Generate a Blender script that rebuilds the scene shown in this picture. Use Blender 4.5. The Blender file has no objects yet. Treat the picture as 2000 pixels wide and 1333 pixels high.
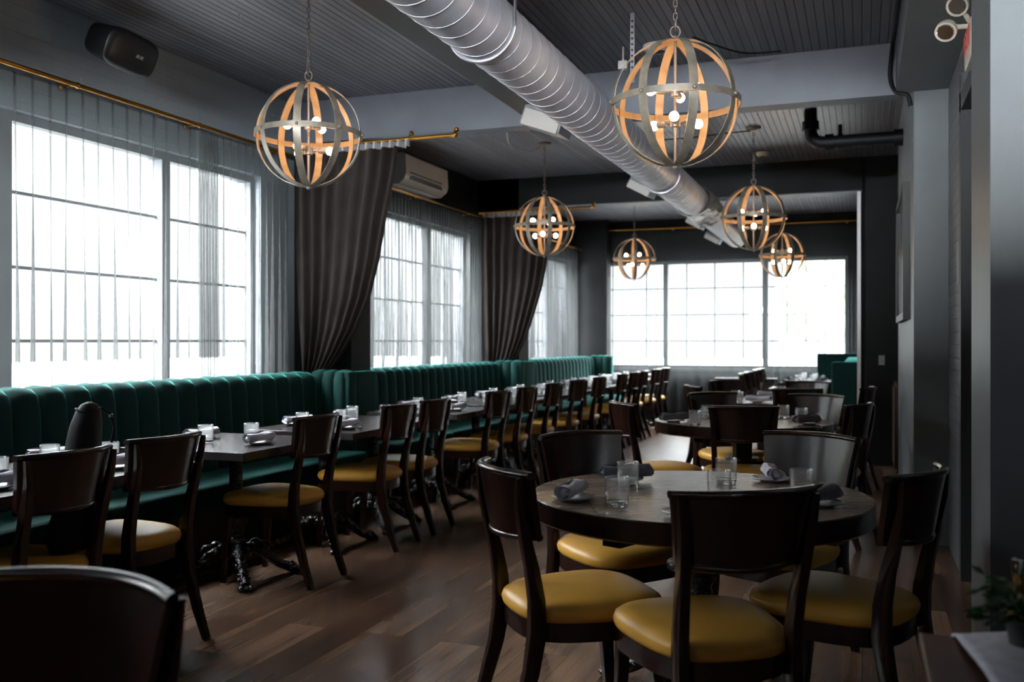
import bpy, bmesh, math, random
from mathutils import Vector, Matrix
PI = math.pi
random.seed(7)
sc = bpy.context.scene
C = sc.collection

# ------------------------------------------------------------------ camera, world, exposure
cam_d = bpy.data.cameras.new('camera'); cam = bpy.data.objects.new('camera', cam_d); C.objects.link(cam)
cam.location = (0, 0, 1.30)
cam.rotation_euler = (math.radians(90), 0, math.radians(20.24))
cam_d.sensor_width = 36; cam_d.lens = 36 * 1855 / 2000
cam_d.clip_start = 0.05; cam_d.clip_end = 200
cam_d.dof.use_dof = True; cam_d.dof.focus_distance = 4.0; cam_d.dof.aperture_fstop = 2.8
sc.camera = cam
sc.view_settings.view_transform = 'Standard'; sc.view_settings.look = 'None'
sc.view_settings.exposure = 0.15; sc.view_settings.gamma = 1.0; sc.view_settings.use_curve_mapping = False
try:
    sc.cycles.use_denoising = True
    sc.cycles.max_bounces = 8; sc.cycles.diffuse_bounces = 4; sc.cycles.glossy_bounces = 4
    sc.cycles.transmission_bounces = 8; sc.cycles.transparent_max_bounces = 24
    sc.cycles.caustics_reflective = False; sc.cycles.caustics_refractive = False
    sc.cycles.sample_clamp_indirect = 4.0
    sc.cycles.use_light_tree = True
except Exception:
    pass

# bright overcast sky, brighter on the side behind the camera
w = bpy.data.worlds.new('overcast'); sc.world = w; w.use_nodes = True
nt = w.node_tree; nt.nodes.clear()
out = nt.nodes.new('ShaderNodeOutputWorld'); bg = nt.nodes.new('ShaderNodeBackground')
tc = nt.nodes.new('ShaderNodeTexCoord'); sp = nt.nodes.new('ShaderNodeSeparateXYZ')
dt = nt.nodes.new('ShaderNodeVectorMath'); dt.operation = 'DOT_PRODUCT'; dt.inputs[1].default_value = (0.6, -0.8, 0.0)
mr = nt.nodes.new('ShaderNodeMapRange'); mr.inputs[1].default_value = 0.35; mr.inputs[2].default_value = 0.75
mr.inputs[3].default_value = 0.0; mr.inputs[4].default_value = 290.0          # added sky glow behind the camera, feeds the unseen windows
mz = nt.nodes.new('ShaderNodeMapRange'); mz.inputs[1].default_value = 0.22; mz.inputs[2].default_value = 0.75
mz.inputs[3].default_value = 2.3; mz.inputs[4].default_value = 100.0           # overcast: zenith brighter than horizon
ad = nt.nodes.new('ShaderNodeMath'); ad.operation = 'ADD'
nt.links.new(tc.outputs['Generated'], sp.inputs[0]); nt.links.new(tc.outputs['Generated'], dt.inputs[0])
nt.links.new(dt.outputs['Value'], mr.inputs[0]); nt.links.new(sp.outputs['Z'], mz.inputs[0])
nt.links.new(mr.outputs[0], ad.inputs[0]); nt.links.new(mz.outputs[0], ad.inputs[1])
nt.links.new(ad.outputs[0], bg.inputs['Strength']); bg.inputs['Color'].default_value = (0.96, 0.98, 1.0, 1)
nt.links.new(bg.outputs[0], out.inputs[0])

def portal(loc, rot, sx, sy):
    l = bpy.data.lights.new('daylight_portal', 'AREA'); l.shape = 'RECTANGLE'; l.size = sx; l.size_y = sy
    try: l.cycles.is_portal = True
    except Exception: pass
    o = bpy.data.objects.new('daylight_portal', l); C.objects.link(o); o.location = loc; o.rotation_euler = rot

# ------------------------------------------------------------------ materials
def mat(name, col, rough=0.5, metal=0.0, spec=0.5, **kw):
    m = bpy.data.materials.new(name); m.use_nodes = True
    b = m.node_tree.nodes['Principled BSDF']
    b.inputs['Base Color'].default_value = (*col, 1); b.inputs['Roughness'].default_value = rough
    b.inputs['Metallic'].default_value = metal; b.inputs['Specular IOR Level'].default_value = spec
    for k, v in kw.items(): b.inputs[k].default_value = v
    return m
def N(m, t, **kw):
    n = m.node_tree.nodes.new(t)
    for k, v in kw.items(): setattr(n, k, v)
    return n
def L(m, a, b): m.node_tree.links.new(a, b)
def bsdf(m): return m.node_tree.nodes['Principled BSDF']
def coords(m, scale=(1, 1, 1), rot=(0, 0, 0), kind='Object', loc=(0, 0, 0)):
    t = N(m, 'ShaderNodeTexCoord'); mp = N(m, 'ShaderNodeMapping')
    mp.inputs['Scale'].default_value = scale; mp.inputs['Rotation'].default_value = rot; mp.inputs['Location'].default_value = loc
    L(m, t.outputs[kind], mp.inputs[0]); return mp.outputs[0]
def noise(m, vec, scale, detail=4, rough=0.5):
    n = N(m, 'ShaderNodeTexNoise'); n.inputs['Scale'].default_value = scale; n.inputs['Detail'].default_value = detail
    n.inputs['Roughness'].default_value = rough
    L(m, vec, n.inputs['Vector']); return n.outputs['Fac']
def ramp(m, fac, stops):
    r = N(m, 'ShaderNodeValToRGB'); e = r.color_ramp.elements
    e[0].position, e[0].color = stops[0][0], (*stops[0][1], 1)
    e[1].position, e[1].color = stops[-1][0], (*stops[-1][1], 1)
    for p, c in stops[1:-1]:
        x = e.new(p); x.color = (*c, 1)
    L(m, fac, r.inputs[0]); return r.outputs[0]
def bump(m, h, strength=0.3, dist=0.01):
    b = N(m, 'ShaderNodeBump'); b.inputs['Strength'].default_value = strength; b.inputs['Distance'].default_value = dist
    L(m, h, b.inputs['Height']); L(m, b.outputs[0], bsdf(m).inputs['Normal']); return b
def vary(m, c1, c2, scale, stretch=(1, 1, 1), lo=0.35, hi=0.65, bmp=0.0):
    v = coords(m, stretch); f = noise(m, v, scale)
    L(m, ramp(m, f, [(lo, c1), (hi, c2)]), bsdf(m).inputs['Base Color'])
    if bmp: bump(m, f, bmp, 0.004)
    return m

M = {}
M['wood'] = vary(mat('mahogany', (0.02, 0.008, 0.006), 0.22, 0, 0.6), (0.006, 0.0026, 0.002), (0.024, 0.0085, 0.006), 9, (1, 1, 0.12))
M['leather'] = vary(mat('mustard_leather', (0.5, 0.25, 0.02), 0.42, 0, 0.35), (0.60, 0.31, 0.045), (0.70, 0.37, 0.06), 3)
M['velvet'] = mat('green_velvet', (0.004, 0.034, 0.030), 0.85, 0, 0.2)
bsdf(M['velvet']).inputs['Sheen Weight'].default_value = 1.0; bsdf(M['velvet']).inputs['Sheen Tint'].default_value = (0.08, 0.62, 0.54, 1)
bsdf(M['velvet']).inputs['Sheen Roughness'].default_value = 0.25
M['black'] = mat('black_paint', (0.006, 0.006, 0.007), 0.45)
M['blackgloss'] = mat('black_cast_iron', (0.004, 0.004, 0.005), 0.18, 0.0, 0.9)
bump(M['blackgloss'], noise(M['blackgloss'], coords(M['blackgloss']), 38, 3), 1.0, 0.02)
M['plastic'] = mat('black_plastic', (0.006, 0.007, 0.009), 0.55, 0, 0.25)
M['white'] = mat('white_plastic', (0.55, 0.52, 0.50), 0.35)
M['litwhite'] = mat('lit_white', (0.85, 0.85, 0.88), 0.3)  # lighter white, light and glow put into the colour
M['cream'] = mat('cream_plastic', (0.72, 0.66, 0.55), 0.35)
M['chrome'] = mat('chrome', (0.8, 0.8, 0.8), 0.12, 1.0)
M['brass'] = mat('brass', (0.42, 0.20, 0.035), 0.3, 1.0)
M['silver'] = mat('silver_tape', (0.5, 0.5, 0.52), 0.4, 0.3)
M['plate'] = mat('glazed_stoneware', (0.6, 0.6, 0.6), 0.15)
M['linen'] = vary(mat('grey_linen', (0.2, 0.2, 0.24), 0.9), (0.52, 0.52, 0.60), (0.66, 0.66, 0.75), 30)
M['linendark'] = vary(mat('dark_grey_linen', (0.09, 0.09, 0.11), 0.9), (0.12, 0.12, 0.145), (0.19, 0.19, 0.225), 30)
M['drape'] = vary(mat('brown_velvet', (0.03, 0.022, 0.019), 0.8, 0, 0.2), (0.009, 0.0065, 0.006), (0.016, 0.0115, 0.010), 6)
bsdf(M['drape']).inputs['Sheen Weight'].default_value = 0.18; bsdf(M['drape']).inputs['Sheen Tint'].default_value = (0.5, 0.38, 0.33, 1)
M['muntin'] = mat('grey_window_paint', (0.22, 0.24, 0.26), 0.5)
M['darkgrey'] = mat('dark_grey_paint', (0.03, 0.032, 0.036), 0.5)
M['trimgrey'] = mat('grey_trim_paint', (0.22, 0.23, 0.25), 0.45)
M['coat'] = mat('black_nylon', (0.004, 0.004, 0.005), 0.6, 0, 0.2)
M['bulb'] = mat('warm_bulb', (1, 0.8, 0.5), 0.3)
bsdf(M['bulb']).inputs['Emission Color'].default_value = (1.0, 0.72, 0.44, 1); bsdf(M['bulb']).inputs['Emission Strength'].default_value = 58
M['red'] = mat('red_letters', (0.6, 0.03, 0.03), 0.4)
M['leaf'] = vary(mat('green_leaf', (0.02, 0.07, 0.01), 0.5), (0.012, 0.045, 0.008), (0.03, 0.10, 0.015), 20)
M['amber'] = mat('amber_glass', (0.35, 0.14, 0.03), 0.2)
# hoop metal outside, warm wood inside
M['hoopout'] = vary(mat('weathered_hoop', (0.2, 0.17, 0.13), 0.42, 0.3), (0.13, 0.115, 0.095), (0.24, 0.20, 0.155), 14)
M['hoopin'] = vary(mat('warm_wood_hoop', (0.4, 0.2, 0.07), 0.55), (0.20, 0.11, 0.05), (0.30, 0.17, 0.08), 12)
M['lampmetal'] = mat('taupe_lamp_metal', (0.22, 0.17, 0.14), 0.4, 0.4)
# duct
m = M['duct'] = vary(mat('galvanized_steel', (0.4, 0.4, 0.44), 0.42, 0.15), (0.42, 0.42, 0.50), (0.58, 0.58, 0.66), 5)
M['seam'] = mat('duct_seam', (0.40, 0.40, 0.44), 0.3, 0.7)
M['foil'] = mat('crumpled_foil', (0.45, 0.44, 0.43), 0.35, 0.6); bump(M['foil'], noise(M['foil'], coords(M['foil']), 22, 5, 0.7), 1.0, 0.03)
# painted brick wall
def brickmat(name, col, axes, strength=0.35):
    m = mat(name, col, 0.42)
    t = N(m, 'ShaderNodeTexCoord'); s = N(m, 'ShaderNodeSeparateXYZ'); cb = N(m, 'ShaderNodeCombineXYZ')
    L(m, t.outputs['Object'], s.inputs[0]); L(m, s.outputs[axes[0]], cb.inputs[0]); L(m, s.outputs[axes[1]], cb.inputs[1])
    b = N(m, 'ShaderNodeTexBrick'); b.inputs['Scale'].default_value = 1.0
    b.inputs['Brick Width'].default_value = 0.215; b.inputs['Row Height'].default_value = 0.075
    b.inputs['Mortar Size'].default_value = 0.006; b.inputs['Mortar Smooth'].default_value = 0.6
    L(m, cb.outputs[0], b.inputs['Vector'])
    inv = N(m, 'ShaderNodeMath', operation='SUBTRACT'); inv.inputs[0].default_value = 1; L(m, b.outputs['Fac'], inv.inputs[1])
    nz = noise(m, t.outputs['Object'], 14, 5)
    ad = N(m, 'ShaderNodeMath', operation='MULTIPLY_ADD'); L(m, nz, ad.inputs[0]); ad.inputs[1].default_value = 0.5; L(m, inv.outputs[0], ad.inputs[2])
    bump(m, ad.outputs[0], strength, 0.01)
    # small chips of missing paint
    n2 = noise(m, coords(m, (60, 60, 22)), 1.0, 2)
    n3 = noise(m, t.outputs['Object'], 1.6, 2)
    mu = N(m, 'ShaderNodeMath', operation='MULTIPLY'); L(m, n2, mu.inputs[0]); L(m, n3, mu.inputs[1])
    L(m, ramp(m, mu.outputs[0], [(0.0, col), (0.44, col), (0.455, (0.55, 0.6, 0.62))]), bsdf(m).inputs['Base Color'])
    return m
WALLC = (0.088, 0.102, 0.125)
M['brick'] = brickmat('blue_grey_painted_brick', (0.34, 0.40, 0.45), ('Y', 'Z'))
M['brickr'] = brickmat('grey_painted_brick', (0.12, 0.125, 0.14), ('Y', 'Z'), 0.8)
M['wallx'] = vary(mat('blue_grey_paint', WALLC, 0.5), (0.080, 0.090, 0.112), (0.097, 0.108, 0.132), 2)
M['beam'] = vary(mat('blue_grey_beam_paint', (0.13, 0.14, 0.17), 0.5), (0.125, 0.132, 0.162), (0.15, 0.158, 0.19), 3)
M['wallr'] = vary(mat('grey_wall_paint', (0.14, 0.155, 0.17), 0.45), (0.13, 0.145, 0.16), (0.155, 0.17, 0.185), 2)
M['darkwall'] = vary(mat('shade_darkened_paint', (0.02, 0.022, 0.024), 0.65, 0, 0.2), (0.007, 0.0078, 0.0088), (0.011, 0.012, 0.0135), 2)  # dark tone stands for shade in the far room, put into the colour
# board ceiling
def ceilmat():
    m = mat('grey_board_ceiling', (0.09, 0.09, 0.11), 0.38)
    t = N(m, 'ShaderNodeTexCoord'); s = N(m, 'ShaderNodeSeparateXYZ'); L(m, t.outputs['Object'], s.inputs[0])
    d = N(m, 'ShaderNodeMath', operation='DIVIDE'); L(m, s.outputs['X'], d.inputs[0]); d.inputs[1].default_value = 0.052
    fr = N(m, 'ShaderNodeMath', operation='FRACT'); L(m, d.outputs[0], fr.inputs[0])
    pp = N(m, 'ShaderNodeMath', operation='PINGPONG'); L(m, fr.outputs[0], pp.inputs[0]); pp.inputs[1].default_value = 0.5
    fl = N(m, 'ShaderNodeMath', operation='FLOOR'); L(m, d.outputs[0], fl.inputs[0])
    wn = N(m, 'ShaderNodeTexWhiteNoise', noise_dimensions='1D'); L(m, fl.outputs[0], wn.inputs['W'])
    groove = N(m, 'ShaderNodeMapRange'); L(m, pp.outputs[0], groove.inputs[0]); groove.inputs[1].default_value = 0.03; groove.inputs[2].default_value = 0.085
    nz = noise(m, coords(m, (8, 0.6, 1)), 3.0, 5)
    base = ramp(m, nz, [(0.3, (0.15, 0.15, 0.178)), (0.7, (0.205, 0.205, 0.238))])
    mix = N(m, 'ShaderNodeMix', data_type='RGBA'); L(m, groove.outputs[0], mix.inputs['Factor'])
    mix.inputs['A'].default_value = (0.012, 0.012, 0.014, 1); L(m, base, mix.inputs['B'])
    hs = N(m, 'ShaderNodeHueSaturation'); L(m, mix.outputs['Result'], hs.inputs['Color'])
    mr2 = N(m, 'ShaderNodeMapRange'); L(m, wn.outputs['Value'], mr2.inputs[0]); mr2.inputs[3].default_value = 0.82; mr2.inputs[4].default_value = 1.15
    L(m, mr2.outputs[0], hs.inputs['Value']); L(m, hs.outputs[0], bsdf(m).inputs['Base Color'])
    bump(m, groove.outputs[0], 0.7, 0.008)
    return m
M['ceiling'] = ceilmat()
# plank floor
def floormat():
    m = mat('walnut_plank_floor', (0.06, 0.03, 0.02), 0.3)
    t = N(m, 'ShaderNodeTexCoord'); s = N(m, 'ShaderNodeSeparateXYZ'); cb = N(m, 'ShaderNodeCombineXYZ')
    L(m, t.outputs['Object'], s.inputs[0]); L(m, s.outputs['Y'], cb.inputs[0]); L(m, s.outputs['X'], cb.inputs[1])
    b = N(m, 'ShaderNodeTexBrick'); b.offset = 0.37; b.inputs['Scale'].default_value = 1
    b.inputs['Brick Width'].default_value = 1.25; b.inputs['Row Height'].default_value = 0.19
    b.inputs['Mortar Size'].default_value = 0.0014; b.inputs['Mortar Smooth'].default_value = 0.3
    b.inputs['Color1'].default_value = (0, 0, 0, 1); b.inputs['Color2'].default_value = (1, 1, 1, 1); b.inputs['Mortar'].default_value = (0.5, 0.5, 0.5, 1)
    L(m, cb.outputs[0], b.inputs['Vector'])
    sep = N(m, 'ShaderNodeSeparateColor'); L(m, b.outputs['Color'], sep.inputs[0])
    # grain: offset per plank, stretched along the plank
    off = N(m, 'ShaderNodeMath', operation='MULTIPLY'); L(m, sep.outputs[0], off.inputs[0]); off.inputs[1].default_value = 37
    cb2 = N(m, 'ShaderNodeCombineXYZ'); L(m, off.outputs[0], cb2.inputs[2])
    va = N(m, 'ShaderNodeVectorMath', operation='ADD'); L(m, coords(m, (7, 0.8, 1)), va.inputs[0]); L(m, cb2.outputs[0], va.inputs[1])
    g1 = noise(m, va.outputs[0], 0.9, 3, 0.5)
    va2 = N(m, 'ShaderNodeVectorMath', operation='ADD'); L(m, coords(m, (38, 1.4, 1)), va2.inputs[0]); L(m, cb2.outputs[0], va2.inputs[1])
    g2 = noise(m, va2.outputs[0], 1.5, 4)
    ad = N(m, 'ShaderNodeMath', operation='MULTIPLY_ADD'); L(m, g2, ad.inputs[0]); ad.inputs[1].default_value = 0.30; L(m, g1, ad.inputs[2])
    ad2 = N(m, 'ShaderNodeMath', operation='MULTIPLY_ADD'); L(m, sep.outputs[0], ad2.inputs[0]); ad2.inputs[1].default_value = 0.20; L(m, ad.outputs[0], ad2.inputs[2])
    col = ramp(m, ad2.outputs[0], [(0.36, (0.018, 0.010, 0.008)), (0.58, (0.062, 0.034, 0.023)), (0.78, (0.125, 0.070, 0.044)), (0.98, (0.20, 0.118, 0.076))])
    mix = N(m, 'ShaderNodeMix', data_type='RGBA'); L(m, b.outputs['Fac'], mix.inputs['Factor']); L(m, col, mix.inputs['A']); mix.inputs['B'].default_value = (0.008, 0.005, 0.004, 1)
    L(m, mix.outputs['Result'], bsdf(m).inputs['Base Color'])
    bsdf(m).inputs['Roughness'].default_value = 0.27
    return m
M['floor'] = floormat()
# wooden table tops (greyed planks) and dark banquette tops
def tablemat(name, c1, c2, rough):
    m = mat(name, c1, rough, 0, 0.9); v = coords(m, (1.2, 14, 1)); f = noise(m, v, 2.2, 6, 0.6)
    L(m, ramp(m, f, [(0.3, c1), (0.7, c2)]), bsdf(m).inputs['Base Color'])
    return m
M['roundtop'] = tablemat('greyed_oak_table', (0.15, 0.115, 0.088), (0.30, 0.235, 0.18), 0.26)
M['darktop'] = tablemat('dark_stained_table', (0.013, 0.009, 0.009), (0.028, 0.021, 0.021), 0.24)
# glass
m = M['glass'] = mat('clear_glass', (1, 1, 1), 0.02); bsdf(m).inputs['Transmission Weight'].default_value = 1; bsdf(m).inputs['IOR'].default_value = 1.45
def thin_glass():
    m = bpy.data.materials.new('window_glass'); m.use_nodes = True; t = m.node_tree; t.nodes.clear()
    o = t.nodes.new('ShaderNodeOutputMaterial'); a = t.nodes.new('ShaderNodeBsdfTransparent'); g = t.nodes.new('ShaderNodeBsdfGlossy')
    a.inputs[0].default_value = (0.94, 0.96, 0.96, 1); g.inputs['Roughness'].default_value = 0.02
    lw = t.nodes.new('ShaderNodeLayerWeight'); pw = t.nodes.new('ShaderNodeMath'); pw.operation = 'POWER'; pw.inputs[1].default_value = 5.0; t.links.new(lw.outputs['Facing'], pw.inputs[0]); f = t.nodes.new('ShaderNodeMath'); f.operation = 'MULTIPLY_ADD'; f.inputs[1].default_value = 0.8; f.inputs[2].default_value = 0.04; t.links.new(pw.outputs[0], f.inputs[0]); mx = t.nodes.new('ShaderNodeMixShader')
    t.links.new(f.outputs[0], mx.inputs[0]); t.links.new(a.outputs[0], mx.inputs[1]); t.links.new(g.outputs[0], mx.inputs[2]); t.links.new(mx.outputs[0], o.inputs[0])
    return m
M['pane'] = thin_glass()
def sheer(name, lo, hi, col):
    m = bpy.data.materials.new(name); m.use_nodes = True; t = m.node_tree; t.nodes.clear()
    o = t.nodes.new('ShaderNodeOutputMaterial'); a = t.nodes.new('ShaderNodeBsdfTransparent')
    d = t.nodes.new('ShaderNodeBsdfDiffuse'); tr = t.nodes.new('ShaderNodeBsdfTranslucent')
    d.inputs[0].default_value = (*col, 1); tr.inputs[0].default_value = (*col, 1)
    m1 = t.nodes.new('ShaderNodeMixShader'); m1.inputs[0].default_value = 0.5
    t.links.new(d.outputs[0], m1.inputs[1]); t.links.new(tr.outputs[0], m1.inputs[2])
    lw = t.nodes.new('ShaderNodeLayerWeight'); lw.inputs[0].default_value = 0.5
    mp = t.nodes.new('ShaderNodeMapRange'); mp.inputs[1].default_value = 0.35; mp.inputs[2].default_value = 0.95; mp.inputs[3].default_value = lo; mp.inputs[4].default_value = hi
    t.links.new(lw.outputs['Facing'], mp.inputs[0])
    mx = t.nodes.new('ShaderNodeMixShader'); t.links.new(mp.outputs[0], mx.inputs[0]); t.links.new(a.outputs[0], mx.inputs[1]); t.links.new(m1.outputs[0], mx.inputs[2])
    t.links.new(mx.outputs[0], o.inputs[0]); return m
M['sheer'] = sheer('grey_sheer_voile', 0.36, 0.97, (0.085, 0.09, 0.092))

def thin_tumbler():
    m = bpy.data.materials.new('thin_tumbler_glass'); m.use_nodes = True; t = m.node_tree; t.nodes.clear()
    o = t.nodes.new('ShaderNodeOutputMaterial'); a = t.nodes.new('ShaderNodeBsdfTransparent'); g = t.nodes.new('ShaderNodeBsdfGlossy')
    a.inputs[0].default_value = (0.985, 0.99, 0.99, 1); g.inputs['Roughness'].default_value = 0.12; hz = t.nodes.new('ShaderNodeBsdfTranslucent'); hz.inputs[0].default_value = (0.9, 0.92, 0.95, 1); ah = t.nodes.new('ShaderNodeMixShader'); ah.inputs[0].default_value = 0.07; t.links.new(a.outputs[0], ah.inputs[1]); t.links.new(hz.outputs[0], ah.inputs[2])
    lw = t.nodes.new('ShaderNodeLayerWeight'); f = t.nodes.new('ShaderNodeMath'); f.operation = 'POWER'; f.inputs[1].default_value = 2.2; t.links.new(lw.outputs['Facing'], f.inputs[0]); mu = t.nodes.new('ShaderNodeMath'); mu.operation = 'MULTIPLY_ADD'; mu.inputs[1].default_value = 0.85; mu.inputs[2].default_value = 0.04
    mx = t.nodes.new('ShaderNodeMixShader'); t.links.new(f.outputs[0], mu.inputs[0]); t.links.new(mu.outputs[0], mx.inputs[0])
    t.links.new(ah.outputs[0], mx.inputs[1]); t.links.new(g.outputs[0], mx.inputs[2]); t.links.new(mx.outputs[0], o.inputs[0])
    return m
M['thin'] = thin_tumbler()

# ------------------------------------------------------------------ mesh helpers
class MB:
    def __init__(s): s.v = []; s.f = []; s.mi = []
    def add(s, verts, faces, mi=0):
        n = len(s.v); s.v += [tuple(v) for v in verts]; s.f += [tuple(i + n for i in f) for f in faces]; s.mi += [mi] * len(faces); return s
    def box(s, x0, x1, y0, y1, z0, z1, mi=0, mtx=None, bev=0.0):
        if bev > 0:
            bm = bmesh.new(); bmesh.ops.create_cube(bm, size=1)
            bmesh.ops.scale(bm, vec=(x1 - x0, y1 - y0, z1 - z0), verts=bm.verts); bmesh.ops.translate(bm, vec=((x0 + x1) / 2, (y0 + y1) / 2, (z0 + z1) / 2), verts=bm.verts)
            bmesh.ops.bevel(bm, geom=list(bm.edges), offset=bev, segments=3, profile=0.6, affect='EDGES')
            bm.verts.ensure_lookup_table(); vs = [v.co.copy() for v in bm.verts]; fs = [[v.index for v in f.verts] for f in bm.faces]; bm.free()
        else:
            vs = [Vector(p) for p in ((x0, y0, z0), (x1, y0, z0), (x1, y1, z0), (x0, y1, z0), (x0, y0, z1), (x1, y0, z1), (x1, y1, z1), (x0, y1, z1))]
            fs = [(0, 3, 2, 1), (4, 5, 6, 7), (0, 1, 5, 4), (1, 2, 6, 5), (2, 3, 7, 6), (3, 0, 4, 7)]
        if mtx is not None: vs = [mtx @ v for v in vs]
        return s.add(vs, fs, mi)
    def rings(s, rings, closed=True, caps=True, mi=0):
        n = len(rings[0]); vs = [p for r in rings for p in r]; fs = []
        for i in range(len(rings) - 1):
            for j in range(n if closed else n - 1):
                k = (j + 1) % n; fs.append((i * n + j, i * n + k, (i + 1) * n + k, (i + 1) * n + j))
        if caps and closed:
            fs.append(tuple(reversed(range(n)))); fs.append(tuple(range((len(rings) - 1) * n, len(rings) * n)))
        return s.add(vs, fs, mi)
    def lathe(s, prof, seg=24, c=(0, 0, 0), mi=0, caps=True):
        return s.rings([[(c[0] + r * math.cos(2 * PI * j / seg), c[1] + r * math.sin(2 * PI * j / seg), c[2] + z) for j in range(seg)] for r, z in prof], True, caps, mi)
    def tube(s, pts, rad, seg=8, mi=0, flat=None, closed=False):
        pts = [Vector(p) for p in pts]; n = len(pts); rad = rad if isinstance(rad, (list, tuple)) else [rad] * n; R = []
        up = None
        for i, p in enumerate(pts):
            if closed: t = (pts[(i + 1) % n] - pts[i - 1]).normalized()
            else: t = (pts[min(i + 1, n - 1)] - pts[max(i - 1, 0)]).normalized()
            if up is None: up = Vector((0, 0, 1)) if abs(t.z) < 0.9 else Vector((0, 1, 0))
            a = t.cross(up).normalized(); b = a.cross(t).normalized(); up = b
            ra, rb = (rad[i], rad[i]) if flat is None else (rad[i] * flat[0], rad[i] * flat[1])
            R.append([p + a * ra * math.cos(2 * PI * j / seg) + b * rb * math.sin(2 * PI * j / seg) for j in range(seg)])
        if closed: R.append(R[0]); return s.rings(R, True, False, mi)
        return s.rings(R, True, True, mi)
    def bar(s, pts, ws, hs, side=(1, 0, 0), mi=0):
        """rectangular section swept along pts: ws along `side`, hs across"""
        pts = [Vector(p) for p in pts]; n = len(pts); side = Vector(side); R = []
        for i, p in enumerate(pts):
            t = (pts[min(i + 1, n - 1)] - pts[max(i - 1, 0)]).normalized(); b = t.cross(side).normalized(); a = b.cross(t).normalized()
            w_, h_ = ws[i] / 2, hs[i] / 2; e = 0.82
            R.append([p + a * x * w_ + b * y * h_ for x, y in ((-1, -e), (-e, -1), (e, -1), (1, -e), (1, e), (e, 1), (-e, 1), (-1, e))])
        return s.rings(R, True, True, mi)
    def sphere(s, c, r, seg=12, sz=1.0, mi=0):
        k = seg // 2 + 1
        prof = [(max(r * math.sin(PI * i / k), 1e-5), -r * sz * math.cos(PI * i / k)) for i in range(k + 1)]
        return s.lathe(prof, seg, c, mi)
    def grid(s, fn, nu, nv, mi=0):
        vs = [fn(i / nu, j / nv) for j in range(nv + 1) for i in range(nu + 1)]
        fs = [(j * (nu + 1) + i, j * (nu + 1) + i + 1, (j + 1) * (nu + 1) + i + 1, (j + 1) * (nu + 1) + i) for j in range(nv) for i in range(nu)]
        return s.add(vs, fs, mi)
    def mesh(s, name, mats, smooth=False, angle=None, fix=True):
        me = bpy.data.meshes.new(name); me.from_pydata([tuple(v) for v in s.v], [], s.f)
        for m_ in (mats if isinstance(mats, (list, tuple)) else [mats]): me.materials.append(m_)
        me.polygons.foreach_set('material_index', s.mi)
        if fix:
            bm = bmesh.new(); bm.from_mesh(me); bmesh.ops.recalc_face_normals(bm, faces=bm.faces); bm.to_mesh(me); bm.free()
        if smooth: me.polygons.foreach_set('use_smooth', [True] * len(me.polygons))
        if smooth and angle:
            try: me.set_sharp_from_angle(angle=math.radians(angle))
            except Exception: pass
        me.update(); return me
    def build(s, name, mats, parent=None, smooth=False, angle=None, fix=True):
        o = bpy.data.objects.new(name, s.mesh(name, mats, smooth, angle, fix)); C.objects.link(o); o.parent = parent; return o

def tag(o, label=None, cat=None, group=None, kind=None):
    if label: o['label'] = label
    if cat: o['category'] = cat
    if group: o['group'] = group
    if kind: o['kind'] = kind
    return o
def text_mesh(name, cu):
    tmp = bpy.data.objects.new(name + '_tmp', cu); C.objects.link(tmp)
    dg = bpy.context.evaluated_depsgraph_get(); dg.update()
    me = bpy.data.meshes.new_from_object(tmp.evaluated_get(dg)); bpy.data.objects.remove(tmp)
    o = bpy.data.objects.new(name, me); C.objects.link(o); return o
def thing(name, label, cat, loc=(0, 0, 0), rz=0.0, group=None):
    o = bpy.data.objects.new(name, None); o.empty_display_size = 0.1; C.objects.link(o); o.location = loc; o.rotation_euler = (0, 0, rz)
    return tag(o, label, cat, group)
def struct(o, label=None): o['kind'] = 'structure'; 
def dup(root, loc, rz=None, label=None, group=None):
    r = root.copy(); C.objects.link(r); r.location = loc
    if rz is not None: r.rotation_euler = (0, 0, rz)
    if label: r['label'] = label
    if group: r['group'] = group
    for ch in list(root.children):
        c = ch.copy(); C.objects.link(c); c.parent = r
        for g in list(ch.children):
            d = g.copy(); C.objects.link(d); d.parent = c
    return r

# ------------------------------------------------------------------ room shell
XL, XC, ZC = -4.35, -4.45, 3.23          # wall inner face, glass plane, ceiling height
YB = 15.0                                 # back wall inner face
YF = -5.0
def S(name, mb, m, parent=None, **k):
    o = mb.build(name, m, parent, **k)
    if parent is None: o['kind'] = 'structure'
    return o
S('floor', MB().box(-4.7, 4.0, YF - .2, YB + .3, -0.1, 0), M['floor'])
S('ceiling', MB().box(-4.7, 4.0, YF - .2, YB + .3, ZC, ZC + 0.1), M['ceiling'])
WZ0, WZ1 = 0.87, 2.57
def wall_with_openings(name, along, fixed0, fixed1, a0, a1, openings, m, z9=None):
    """openings: list of (start, end); along 'y' for side walls, 'x' for end walls"""
    mb = MB(); cur = a0
    def bx(s, e, z0, z1):
        if along == 'y': mb.box(fixed0, fixed1, s, e, z0, z1)
        else: mb.box(s, e, fixed0, fixed1, z0, z1)
    for s, e in openings:
        bx(cur, s, 0, ZC); bx(s, e, 0, WZ0); bx(s, e, WZ1, ZC); cur = e
    bx(cur, a1, 0, ZC); S(name, mb, m)
LEFTW = [(0.2, 2.0), (2.9, 6.2), (7.05, 10.35), (11.2, 14.5)]
M['brickshade'] = brickmat('shade_darkened_brick', (0.012, 0.013, 0.015), ('Y', 'Z'))  # shaded copy of the left wall brick, shade put into the colour
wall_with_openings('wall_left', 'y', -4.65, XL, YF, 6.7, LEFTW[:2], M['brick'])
wall_with_openings('wall_left_far', 'y', -4.65, XL, 6.7, YB + .3, LEFTW[2:], M['brickshade'])
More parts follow.
